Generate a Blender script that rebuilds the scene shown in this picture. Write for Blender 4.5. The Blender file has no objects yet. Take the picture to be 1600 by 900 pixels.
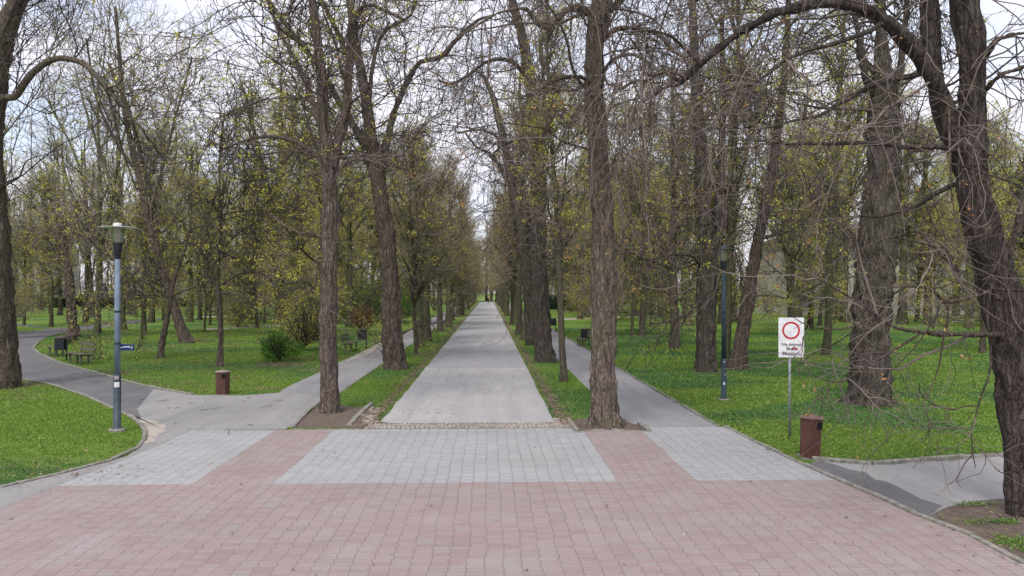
import bpy, math, random
import numpy as np
from mathutils import Vector, Matrix, Euler

# ------------------------------------------------------------------ camera, sky, sun, exposure
SC = bpy.context.scene
COL = SC.collection
F = 1230.0; CX, CY = 800.0, 450.0
CAM = Vector((0, 0, 3.0))
cd = bpy.data.cameras.new("camera"); cam = bpy.data.objects.new("camera", cd); COL.objects.link(cam)
cam.location = CAM
ROT = Euler((math.radians(90.28), 0, -math.atan(37 / F)), 'XYZ')
cam.rotation_euler = ROT
cd.sensor_width = 36; cd.lens = 36 * F / 1600; cd.clip_end = 3000; cd.clip_start = 0.05
SC.camera = cam

SUN_EL, SUN_AZ = math.radians(52), math.radians(200)
w = bpy.data.worlds.new("World"); SC.world = w; w.use_nodes = True
nt = w.node_tree; nt.nodes.clear()
def wn(t, **k):
    n = nt.nodes.new(t)
    for a, b in k.items(): setattr(n, a, b)
    return n
out = wn('ShaderNodeOutputWorld'); bg = wn('ShaderNodeBackground'); sky = wn('ShaderNodeTexSky')
sky.sky_type = 'NISHITA'; sky.sun_disc = False; sky.sun_elevation = SUN_EL; sky.sun_rotation = SUN_AZ
tc = wn('ShaderNodeTexCoord'); mp = wn('ShaderNodeMapping'); mp.inputs['Scale'].default_value = (1, 1, 2.6)
nz = wn('ShaderNodeTexNoise'); nz.inputs['Scale'].default_value = 3.4; nz.inputs['Detail'].default_value = 7; nz.inputs['Roughness'].default_value = .6
rp = wn('ShaderNodeValToRGB'); rp.color_ramp.elements[0].position = .36; rp.color_ramp.elements[1].position = .56
rp.color_ramp.elements[0].color = (.5, .5, .5, 1)
mx = wn('ShaderNodeMix', data_type='RGBA')
mx.inputs['B'].default_value = (5.6, 5.6, 6.3, 1)
bg.inputs['Strength'].default_value = .1
nt.links.new(tc.outputs['Generated'], mp.inputs['Vector']); nt.links.new(mp.outputs['Vector'], nz.inputs['Vector'])
nt.links.new(nz.outputs['Fac'], rp.inputs['Fac']); nt.links.new(rp.outputs['Color'], mx.inputs['Factor'])
nt.links.new(sky.outputs['Color'], mx.inputs['A']); nt.links.new(mx.outputs['Result'], bg.inputs['Color'])
nt.links.new(bg.outputs['Background'], out.inputs['Surface'])
sl = bpy.data.lights.new("sun", 'SUN'); sl.energy = 1.5; sl.angle = math.radians(20); sl.color = (1, .96, .9)
so = bpy.data.objects.new("sun", sl); COL.objects.link(so)
so.rotation_euler = (math.pi / 2 - SUN_EL, 0, math.pi - SUN_AZ)
SC.view_settings.view_transform = 'Standard'; SC.view_settings.look = 'None'
SC.view_settings.exposure = 0.98; SC.view_settings.gamma = 1
SC.render.engine = 'CYCLES'
SC.cycles.max_bounces = 6; SC.cycles.diffuse_bounces = 3; SC.cycles.transparent_max_bounces = 6
SC.cycles.use_denoising = True

RM = ROT.to_matrix()
def ray(px, py): return RM @ Vector(((px - CX) / F, -(py - CY) / F, -1))
def G(px, py, z=0.0):
    r = ray(px, py); t = (z - CAM.z) / r.z
    return CAM + r * t
def P3(px, py, Y):
    r = ray(px, py); return CAM + r * (Y / r.y)
def XY(px, py): g = G(px, py); return (g.x, g.y)

# ------------------------------------------------------------------ object helpers
def tag(o, label=None, cat=None, group=None, kind=None):
    if label: o['label'] = label
    if cat: o['category'] = cat
    if group: o['group'] = group
    if kind: o['kind'] = kind
    return o
def empty(name, loc, label, cat, group=None, rz=0):
    o = bpy.data.objects.new(name, None); COL.objects.link(o); o.location = loc; o.rotation_euler = (0, 0, rz)
    o.empty_display_size = .3
    return tag(o, label, cat, group)
def mesh_np(name, V, Q=None, T=None, mats=(), mq=None, mt=None, smooth=True):
    V = np.asarray(V, dtype=np.float32).reshape(-1, 3)
    nq = 0 if Q is None else len(Q); ntri = 0 if T is None else len(T)
    me = bpy.data.meshes.new(name)
    me.vertices.add(len(V)); me.vertices.foreach_set('co', V.ravel())
    me.loops.add(nq * 4 + ntri * 3); me.polygons.add(nq + ntri)
    idx = []
    if nq: idx.append(np.asarray(Q, dtype=np.int32).ravel())
    if ntri: idx.append(np.asarray(T, dtype=np.int32).ravel())
    me.loops.foreach_set('vertex_index', np.concatenate(idx))
    ls = np.concatenate([np.arange(nq) * 4, nq * 4 + np.arange(ntri) * 3]).astype(np.int32)
    me.polygons.foreach_set('loop_start', ls)
    for m in mats: me.materials.append(m)
    mi = np.zeros(nq + ntri, dtype=np.int32)
    if mq is not None: mi[:nq] = mq
    if mt is not None: mi[nq:] = mt
    me.polygons.foreach_set('material_index', mi)
    sm = smooth if isinstance(smooth, np.ndarray) else np.full(nq + ntri, bool(smooth))
    me.polygons.foreach_set('use_smooth', sm)
    me.update(calc_edges=True)
    return me
def link(name, me, parent=None, loc=None):
    o = bpy.data.objects.new(name, me); COL.objects.link(o)
    if parent: o.parent = parent
    if loc is not None: o.location = loc
    return o
class MB:
    """collects simple solids into one mesh"""
    def __init__(s): s.v = []; s.f = []; s.sm = []
    def add(s, vs, fs, smooth=False):
        b = len(s.v); s.v += [tuple(v) for v in vs]; s.f += [[b + i for i in f] for f in fs]; s.sm += [smooth] * len(fs)
    def box(s, c, d, M=None, bev=0.0):
        x, y, z = (a / 2 for a in d); c = Vector(c)
        if bev > 0:
            b = min(bev, x * .9, y * .9, z * .9); vs = []
            prof = [(-z, 0), (-z + b, 1), (z - b, 1), (z, 0)]
            for zz, k in prof:
                ex, ey = (x, y) if k else (x - b, y - b)
                for sx, sy in ((-1, -1), (1, -1), (1, 1), (-1, 1)): vs.append(Vector((sx * ex, sy * ey, zz)))
            fs = [(3, 2, 1, 0), (12, 13, 14, 15)]
            for r in range(3):
                for i in range(4): fs.append((r * 4 + i, r * 4 + (i + 1) % 4, r * 4 + 4 + (i + 1) % 4, r * 4 + 4 + i))
        else:
            vs = [Vector((sx * x, sy * y, sz * z)) for sz in (-1, 1) for sx, sy in ((-1, -1), (1, -1), (1, 1), (-1, 1))]
            fs = [(3, 2, 1, 0), (4, 5, 6, 7), (0, 1, 5, 4), (1, 2, 6, 5), (2, 3, 7, 6), (3, 0, 4, 7)]
        if M is not None: vs = [M @ v for v in vs]
        s.add([v + c for v in vs], fs)
    def lathe(s, prof, n=24, c=(0, 0, 0), cap=True, smooth=True, ph=0):
        c = Vector(c); vs = []; fs = []
        for r, z in prof:
            for i in range(n):
                a = ph + 2 * math.pi * i / n; vs.append(c + Vector((r * math.cos(a), r * math.sin(a), z)))
        for j in range(len(prof) - 1):
            for i in range(n): fs.append((j * n + i, j * n + (i + 1) % n, (j + 1) * n + (i + 1) % n, (j + 1) * n + i))
        s.add(vs, fs, smooth)
        if cap:
            b = len(s.v) - len(vs)
            s.f.append([b + i for i in range(n - 1, -1, -1)]); s.sm.append(False)
            s.f.append([b + (len(prof) - 1) * n + i for i in range(n)]); s.sm.append(False)
    def build(s, name, mat, parent=None, loc=None):
        me = bpy.data.meshes.new(name); me.from_pydata(s.v, [], s.f); me.materials.append(mat)
        me.polygons.foreach_set('use_smooth', s.sm); me.update()
        return link(name, me, parent, loc)

# ------------------------------------------------------------------ materials
def mat(name):
    m = bpy.data.materials.new(name); m.use_nodes = True; t = m.node_tree; t.nodes.clear()
    o = t.nodes.new('ShaderNodeOutputMaterial'); b = t.nodes.new('ShaderNodeBsdfPrincipled')
    t.links.new(b.outputs[0], o.inputs[0]); b.inputs['Roughness'].default_value = .85
    b.inputs['Specular IOR Level'].default_value = .25
    return m, t, b
class NB:
    def __init__(s, t): s.t = t
    def n(s, ty, **k):
        x = s.t.nodes.new(ty)
        for a, b in k.items(): setattr(x, a, b)
        return x
    def put(s, sock, v):
        if isinstance(v, bpy.types.NodeSocket): s.t.links.new(v, sock)
        else: sock.default_value = v
    def m(s, op, a, b=0.0, c=None):
        x = s.n('ShaderNodeMath', operation=op); s.put(x.inputs[0], a); s.put(x.inputs[1], b)
        if c is not None: s.put(x.inputs[2], c)
        return x.outputs[0]
    def xyz(s, which='Object'):
        tcn = s.n('ShaderNodeTexCoord'); sp = s.n('ShaderNodeSeparateXYZ'); s.t.links.new(tcn.outputs[which], sp.inputs[0])
        return tcn.outputs[which], sp.outputs[0], sp.outputs[1], sp.outputs[2]
    def noise(s, vec, scale, detail=4, rough=.55, stretch=None):
        if stretch:
            mpn = s.n('ShaderNodeMapping'); mpn.inputs['Scale'].default_value = stretch; s.put(mpn.inputs['Vector'], vec); vec = mpn.outputs[0]
        x = s.n('ShaderNodeTexNoise'); s.put(x.inputs['Vector'], vec); x.inputs['Scale'].default_value = scale
        x.inputs['Detail'].default_value = detail; x.inputs['Roughness'].default_value = rough
        return x.outputs['Fac']
    def ramp(s, fac, stops):
        x = s.n('ShaderNodeValToRGB'); s.put(x.inputs[0], fac); cr = x.color_ramp
        while len(cr.elements) < len(stops): cr.elements.new(.5)
        for e, (p, c) in zip(cr.elements, stops):
            e.position = p; e.color = (*c, 1) if len(c) == 3 else c
        return x.outputs[0]
    def mix(s, f, a, b, mode='MIX'):
        x = s.n('ShaderNodeMix', data_type='RGBA', blend_type=mode); s.put(x.inputs['Factor'], f)
        for k, v in (('A', a), ('B', b)):
            sock = x.inputs[k]
            if isinstance(v, bpy.types.NodeSocket): s.t.links.new(v, sock)
            else: sock.default_value = (*v, 1)
        return x.outputs['Result']
    def step(s, v, lo, hi):
        x = s.n('ShaderNodeMapRange', interpolation_type='SMOOTHSTEP'); s.put(x.inputs[0], v)
        s.put(x.inputs[1], lo); s.put(x.inputs[2], hi); return x.outputs[0]
    def bump(s, bsdf, h, strength=.5, dist=.02):
        x = s.n('ShaderNodeBump'); s.put(x.inputs['Height'], h); x.inputs['Strength'].default_value = strength
        x.inputs['Distance'].default_value = dist; s.t.links.new(x.outputs[0], bsdf.inputs['Normal'])

def bark_mat(name, dark, light, moss=(.07, .09, .03), mossamt=.25, scale=1.0, bump=.9):
    m, t, b = mat(name); N = NB(t)
    v, x, y, z = N.xyz()
    n1 = N.noise(v, 15 * scale, 8, .72, (1, 1, .2))
    n2 = N.noise(v, 45 * scale, 6, .65, (1, 1, .35))
    n3 = N.noise(v, 1.1, 4)
    oi = N.n('ShaderNodeObjectInfo')
    c = N.ramp(n1, [(.36, tuple(a * .45 for a in dark)), (.47, dark), (.56, tuple((a + c_) / 2 for a, c_ in zip(dark, light))), (.68, light)])
    c = N.mix(.45, c, N.ramp(n2, [(.3, tuple(a * .5 for a in dark)), (.7, tuple(min(1, a * 1.2) for a in light))]))
    mf = N.m('MULTIPLY', N.step(N.m('ADD', n3, N.m('MULTIPLY', oi.outputs['Random'], .25)), .5, .78), mossamt * 2)
    c = N.mix(mf, c, moss)
    vo = N.n('ShaderNodeTexVoronoi', feature='DISTANCE_TO_EDGE'); vo.inputs['Scale'].default_value = 13 * scale
    mq = N.n('ShaderNodeMapping'); mq.inputs['Scale'].default_value = (1, 1, .24); N.put(mq.inputs['Vector'], v)
    nd = N.n('ShaderNodeTexNoise'); nd.inputs['Scale'].default_value = 7; nd.inputs['Detail'].default_value = 3; t.links.new(v, nd.inputs['Vector'])
    va = N.n('ShaderNodeVectorMath', operation='MULTIPLY_ADD'); t.links.new(nd.outputs['Color'], va.inputs[0]); va.inputs[1].default_value = (.10, .10, .05); t.links.new(mq.outputs[0], va.inputs[2])
    t.links.new(va.outputs[0], vo.inputs['Vector'])
    fis = N.step(vo.outputs['Distance'], .02, .22)
    c = N.mix(N.m('MULTIPLY', N.m('SUBTRACT', 1.0, fis), .32), c, tuple(a * .4 for a in dark))
    hv = N.n('ShaderNodeHueSaturation'); N.put(hv.inputs['Color'], c)
    N.put(hv.inputs['Value'], N.m('MULTIPLY_ADD', oi.outputs['Random'], .45, .88))
    t.links.new(hv.outputs[0], b.inputs['Base Color'])
    N.bump(b, N.m('ADD', N.m('ADD', N.m('MULTIPLY', n1, .8), N.m('MULTIPLY', n2, .35)), N.m('MULTIPLY', fis, .5)), bump, .05)
    b.inputs['Roughness'].default_value = .95; b.inputs['Specular IOR Level'].default_value = .1
    return m
BARK = bark_mat('bark_brown', (.042, .032, .027), (.25, .195, .17), moss=(.085, .085, .035), mossamt=.12)
BARK_L = bark_mat('bark_avenue', (.06, .046, .04), (.33, .255, .225), mossamt=.14)
BARK_D = bark_mat('bark_dark', (.036, .030, .028), (.18, .145, .132), mossamt=.1)
BARK_F = bark_mat('bark_woods', (.042, .035, .028), (.19, .16, .125), mossamt=.35, bump=.5)
def twig_mat(name, a, b_):
    m, t, b = mat(name); N = NB(t)
    v, x, y, z = N.xyz(); g = N.n('ShaderNodeNewGeometry'); oi = N.n('ShaderNodeObjectInfo')
    c = N.mix(g.outputs['Random Per Island'], a, b_)
    hv = N.n('ShaderNodeHueSaturation'); N.put(hv.inputs['Color'], c)
    N.put(hv.inputs['Value'], N.m('MULTIPLY_ADD', oi.outputs['Random'], .4, .8))
    t.links.new(hv.outputs[0], b.inputs['Base Color']); b.inputs['Roughness'].default_value = .8
    return m
TWIG = twig_mat('twig_brown', (.035, .027, .024), (.125, .098, .088))
TWIG_P = twig_mat('twig_pale', (.05, .039, .034), (.24, .19, .17))
TWIG_F = twig_mat('twig_woods', (.10, .085, .062), (.30, .255, .19))
def leaf_mat(name, stops, trans=.35, rough=.6):
    m, t, b = mat(name); N = NB(t)
    g = N.n('ShaderNodeNewGeometry')
    c = N.ramp(g.outputs['Random Per Island'], stops)
    t.links.new(c, b.inputs['Base Color']); b.inputs['Roughness'].default_value = rough
    if trans:
        tr = N.n('ShaderNodeBsdfTranslucent'); t.links.new(c, tr.inputs[0]); ms = N.n('ShaderNodeMixShader'); ms.inputs[0].default_value = trans
        o = [n for n in t.nodes if n.type == 'OUTPUT_MATERIAL'][0]
        t.links.new(b.outputs[0], ms.inputs[1]); t.links.new(tr.outputs[0], ms.inputs[2]); t.links.new(ms.outputs[0], o.inputs[0])
    return m
LEAF_Y = leaf_mat('leaf_spring', [(0, (.28, .29, .04)), (.5, (.50, .49, .07)), (1, (.68, .62, .13))])
LEAF_O = leaf_mat('leaf_bud_orange', [(0, (.24, .11, .04)), (.45, (.46, .23, .08)), (.7, (.40, .20, .10)), (1, (.40, .38, .08))], .2)
LEAF_M = leaf_mat('leaf_brownish', [(0, (.30, .22, .07)), (.4, (.46, .40, .09)), (.8, (.52, .42, .14)), (1, (.50, .30, .12))], .3)
LEAF_G = leaf_mat('leaf_green', [(0, (.055, .14, .018)), (.5, (.11, .25, .035)), (1, (.20, .38, .06))])
LEAF_D = leaf_mat('leaf_dark', [(0, (.008, .02, .010)), (1, (.03, .06, .025))], .05)
LITTER = leaf_mat('leaf_dry', [(0, (.10, .06, .035)), (.5, (.22, .15, .10)), (1, (.33, .25, .18))], 0)
def plain(name, col, rough=.6, metal=0, noise=.0, scale=8, col2=None, bump=0, spec=.3):
    m, t, b = mat(name); N = NB(t); v, x, y, z = N.xyz()
    c2 = col2 or tuple(a * .6 for a in col)
    n1 = N.noise(v, scale, 6, .65)
    t.links.new(N.mix(N.step(n1, .35, .68), c2, col), b.inputs['Base Color'])
    b.inputs['Roughness'].default_value = rough; b.inputs['Metallic'].default_value = metal; b.inputs['Specular IOR Level'].default_value = spec
    if bump: N.bump(b, n1, bump, .01)
    return m

# ------------------------------------------------------------------ ground geometry
def poly_pts(pts, step=.35, jit=.03, rng=random.Random(3), px=True):
    P = [XY(*p) if px else p for p in pts]; out_ = []
    for i in range(len(P)):
        a, b = P[i], P[(i + 1) % len(P)]; L = math.hypot(b[0] - a[0], b[1] - a[1]); n = max(1, min(400, int(L / step)))
        for k in range(n):
            t = k / n; out_.append((a[0] + (b[0] - a[0]) * t + rng.uniform(-jit, jit), a[1] + (b[1] - a[1]) * t + rng.uniform(-jit, jit)))
    return out_
def sheet(name, pts, z, material, jit=.03, step=.35, px=True, kind='structure'):
    P = poly_pts(pts, step, jit, random.Random(hash(name) % 99 if False else len(name)), px)
    me = bpy.data.meshes.new(name); me.from_pydata([(x, y, z) for x, y in P], [], [list(range(len(P)))])
    me.materials.append(material); me.update()
    if me.polygons[0].normal.z < 0: me.flip_normals()
    o = link(name, me); tag(o, kind=kind); return P
LR0, LR1 = -6.3, -4.42     # left walkway
RD0, RD1 = -2.47, 1.52     # carriage drive
RR0, RR1 = 3.07, 5.05      # right walkway
YB = 17.25                 # back edge of the paving
END = 232
plaza_px = [(300, 674), (290, 678), (250, 697), (200, 718), (150, 738), (100, 757), (50, 776), (0, 797)]
plaza_r = [(1600, 884), (1533, 845), (1476, 825), (1436, 809), (1404, 793), (1376, 780), (1340, 765), (1300, 748), (1256, 728), (1232, 718), (1208, 704), (1180, 692), (1132, 667)]
plaza = [XY(*p) for p in plaza_px] + [(-8.5, 8.2), (-14, 5.5), (-14, -12), (14, -12), (14, 5.4), (8.6, 7.2)] + [XY(*p) for p in plaza_r]
plaza = [(x, min(y, YB)) for x, y in plaza]
lisland_px = [(0, 763), (50, 753), (100, 740), (150, 727), (200, 713), (220, 697), (228, 683), (226, 671), (212, 657), (200, 650), (167, 634), (133, 619), (83, 602), (40, 594), (-60, 580), (-200, 565)]
lpath = [XY(*p) for p in [(300, 617.5), (240, 607), (190, 596), (140, 581), (105, 572), (80, 563), (60, 553), (52, 545), (60, 535), (75, 526), (95, 521), (120, 519), (160, 512), (190, 508), (240, 501), (262, 498), (240, 497.5),
      (180, 503), (150, 507), (110, 512), (75, 513), (28, 505), (-60, 500), (-60, 503), (28, 508), (66, 513), (72, 516), (28, 519), (-100, 524), (-260, 560), (-60, 580), (40, 594), (83, 602), (133, 619), (167, 634), (200, 650), (212, 657), (226, 671), (240, 668), (250, 645)]]
ljunc = [XY(*p) for p in [(228, 683), (220, 697), (200, 713), (150, 727), (100, 740), (50, 753), (0, 763)]] + [(-9.5, 9.4), (-11, 8.9), (-14, 7.4), (-14, 5.8), (-8.5, 8.3)] + [XY(0, 797), XY(100, 757), XY(200, 718), XY(300, 674), XY(380, 672.5), (-4.4, YB + .02), (-4.42, 19.3), (-4.42, 23), (-6.3, 24.6)] + [XY(*p) for p in [(436, 614), (380, 618.5), (300, 617.5), (240, 608), (215, 640), (226, 671)]]
lwalk = [(LR1, 22.5), (LR1, 60), (-4.45, 120), (-4.6, END), (-6.7, END), (-6.5, 110), (-6.3, 60), (-6.3, 24.3)]
rwalk = [(3.3, YB), (RR0, 19), (RR0, 60), (3.1, END), (5.2, END), (RR1, 60), (RR1, 23), (5.08, YB)]
road = [(RD0, 17.9), (RD0, END), (RD1, END), (RD1, 17.9)]
rpath = [XY(*p) for p in [(1256, 728), (1275, 721), (1300, 723), (1360, 727), (1400, 726), (1430, 722.5), (1480, 720), (1520, 716), (1560, 713.5), (1600, 712), (1900, 700), (1900, 770), (1600, 778), (1570, 780), (1530, 783), (1500, 787), (1480, 793), (1462, 802), (1440, 811), (1404, 794), (1340, 766)]]
rdark = [XY(*p) for p in [(1256, 729), (1280, 722), (1305, 726), (1332, 735), (1348, 738), (1366, 750), (1385, 753), (1402, 763), (1425, 771), (1445, 782), (1470, 792), (1456, 803), (1440, 810.5), (1404, 793.5), (1340, 765.5)]]
risland = [XY(*p) for p in [(1437, 809), (1462, 802), (1480, 793), (1500, 787), (1530, 783), (1570, 780), (1600, 778), (1800, 772)]] + [(14, 9), (14, 5.6), (8.7, 7.3)] + [XY(*p) for p in [(1600, 884), (1533, 845), (1476, 825)]]
dirt1 = [XY(*p) for p in [(458, 670), (468, 657), (480, 645), (496, 632), (530, 634), (560, 638), (580, 634), (590, 640), (584, 655), (560, 669)]]
dirt2 = [XY(*p) for p in [(890, 662), (905, 656), (925, 655), (960, 655), (985, 662), (1003, 668), (1012, 675), (960, 671), (930, 672), (903, 677)]]
farA = [XY(*p) for p in [(322, 515.5), (420, 511), (470, 508), (470, 506.5), (420, 509), (322, 513.5)]]
farB = [XY(*p) for p in [(240, 501), (320, 496), (370, 493.5), (420, 497), (470, 500), (470, 498), (420, 495.5), (370, 492), (320, 494)]]
farC = [XY(*p) for p in [(863, 501), (980, 495.5), (1180, 489), (1180, 488), (980, 493.5), (863, 499)]]
def inpoly(x, y, P):
    P = np.array(P); c = np.zeros(len(x), bool); j = len(P) - 1
    for i in range(len(P)):
        xi, yi = P[i]; xj, yj = P[j]
        if yi != yj:
            k = ((yi > y) != (yj > y)) & (x < (xj - xi) * (y - yi) / (yj - yi) + xi); c ^= k
        j = i
    return c

rings = []
for (px, py, rr0) in ((1355, 629, .95), (1110, 581, .8), (1157, 576, .55), (615, 575, .62), (851, 564, .55), (291, 535, .6), (515, 643, .4), (343, 571, .35), (1055, 544, .45), (250, 559, .3), (436, 503, .7), (5, 602, .95)):
    gx, gy = XY(px, py); q_ = random.Random(px); rings.append([(gx + rr0 * math.cos(a * .2618) * q_.uniform(.75, 1.15), gy + rr0 * math.sin(a * .2618) * q_.uniform(.75, 1.15)) for a in range(24)])
# numpy value noise
_L = np.random.RandomState(5).rand(48, 48, 48)
def vnoise(p):
    p = np.asarray(p); i = np.floor(p).astype(int); f = p - i; f = f * f * (3 - 2 * f); r = 0
    for dx in (0, 1):
        for dy in (0, 1):
            for dz in (0, 1):
                wgt = (f[..., 0] if dx else 1 - f[..., 0]) * (f[..., 1] if dy else 1 - f[..., 1]) * (f[..., 2] if dz else 1 - f[..., 2])
                r = r + wgt * _L[(i[..., 0] + dx) % 48, (i[..., 1] + dy) % 48, (i[..., 2] + dz) % 48]
    return r

# ground material
def ground_mat():
    m, t, b = mat('ground_turf'); N = NB(t); v, x, y, z = N.xyz()
    n1 = N.noise(v, .35, 6, .6); n2 = N.noise(v, 3.5, 6, .7); n3 = N.noise(v, 26, 4, .7); n4 = N.noise(v, .09, 3)
    c = N.ramp(n3, [(.25, (.075, .125, .022)), (.5, (.135, .215, .038)), (.75, (.20, .30, .06))])
    c = N.mix(N.step(n1, .5, .7), c, (.17, .26, .045))
    c = N.mix(N.m('MULTIPLY', N.step(n4, .5, .62), .55), c, (.09, .19, .08))
    br = N.ramp(n3, [(.3, (.10, .07, .045)), (.7, (.26, .20, .15))])
    c = N.mix(N.m('MULTIPLY', N.step(N.m('ADD', n2, N.m('MULTIPLY', n1, .5)), .86, 1.0), .75), c, br)
    # trodden bands of soil along the drive
    e1 = N.m('ABSOLUTE', N.m('SUBTRACT', x, RD0 - .25)); e2 = N.m('ABSOLUTE', N.m('SUBTRACT', x, RD1 + .22))
    e = N.m('MINIMUM', e1, e2); e = N.m('SUBTRACT', e, N.m('MULTIPLY', N.m('SUBTRACT', n2, .5), 1.3))
    c = N.mix(N.step(e, .30, .02), c, br)
    t.links.new(c, b.inputs['Base Color']); b.inputs['Specular IOR Level'].default_value = .1
    N.bump(b, N.m('ADD', n3, n2), .8, .06); b.inputs['Roughness'].default_value = 1
    return m
def dirt_mat():
    m, t, b = mat('bare_soil'); N = NB(t); v, x, y, z = N.xyz()
    n1 = N.noise(v, 5, 7, .7); n2 = N.noise(v, 40, 5, .7)
    c = N.ramp(n1, [(.3, (.085, .06, .048)), (.55, (.15, .11, .09)), (.75, (.24, .19, .16))])
    c = N.mix(.4, c, N.ramp(n2, [(.3, (.05, .035, .025)), (.7, (.3, .24, .2))]))
    t.links.new(c, b.inputs['Base Color']); N.bump(b, N.m('ADD', n1, n2), .8, .03); b.inputs['Roughness'].default_value = 1
    return m
def asphalt_mat(name, c0, c1, patch=None, dust=.25):
    m, t, b = mat(name); N = NB(t); v, x, y, z = N.xyz()
    n1 = N.noise(v, .7, 6, .6); n2 = N.noise(v, 55, 4, .8); n3 = N.noise(v, 6, 6, .7)
    c = N.mix(N.step(n1, .3, .7), c0, c1)
    c = N.mix(N.m('MULTIPLY', N.step(n3, .55, .75), dust), c, (.42, .37, .34))
    c = N.mix(.35, c, N.ramp(n2, [(.3, tuple(a * .45 for a in c0)), (.7, tuple(min(.8, a * 1.6) for a in c1))]))
    n8 = N.noise(v, 1.0, 6, .65, (2.2, .16, 1)); n9 = N.noise(v, 14, 5, .75)
    c = N.mix(N.m('MULTIPLY', N.step(n8, .42, .66), .35), c, tuple(a * .72 for a in c0))
    c = N.mix(N.m('MULTIPLY', N.step(n9, .5, .68), .30), c, tuple(a * .6 for a in c0))
    if patch:
        for (ya, yb, fac) in patch:
            g = N.m('MULTIPLY', N.m('GREATER_THAN', N.m('ADD', y, N.m('MULTIPLY', n3, .3)), ya), N.m('LESS_THAN', N.m('ADD', y, N.m('MULTIPLY', n3, .3)), yb))
            c = N.mix(N.m('MULTIPLY', g, fac), c, (.25, .245, .265))
    # cracks
    vo = N.n('ShaderNodeTexVoronoi', feature='DISTANCE_TO_EDGE'); vo.inputs['Scale'].default_value = .45
    mpn = N.n('ShaderNodeMapping'); N.put(mpn.inputs['Vector'], v)
    wob = N.n('ShaderNodeVectorMath', operation='ADD'); t.links.new(mpn.outputs[0], wob.inputs[0])
    cn = N.n('ShaderNodeTexNoise'); cn.inputs['Scale'].default_value = 2.5; cn.inputs['Detail'].default_value = 5; t.links.new(mpn.outputs[0], cn.inputs['Vector'])
    t.links.new(cn.outputs['Color'], wob.inputs[1]); t.links.new(wob.outputs[0], vo.inputs['Vector'])
    ck = N.m('MULTIPLY', N.m('LESS_THAN', vo.outputs['Distance'], .006), N.step(n1, .5, .6))
    c = N.mix(N.m('MULTIPLY', ck, .6), c, (.07, .065, .06))
    t.links.new(c, b.inputs['Base Color']); N.bump(b, n2, .4, .006); b.inputs['Roughness'].default_value = .9
    return m
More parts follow.
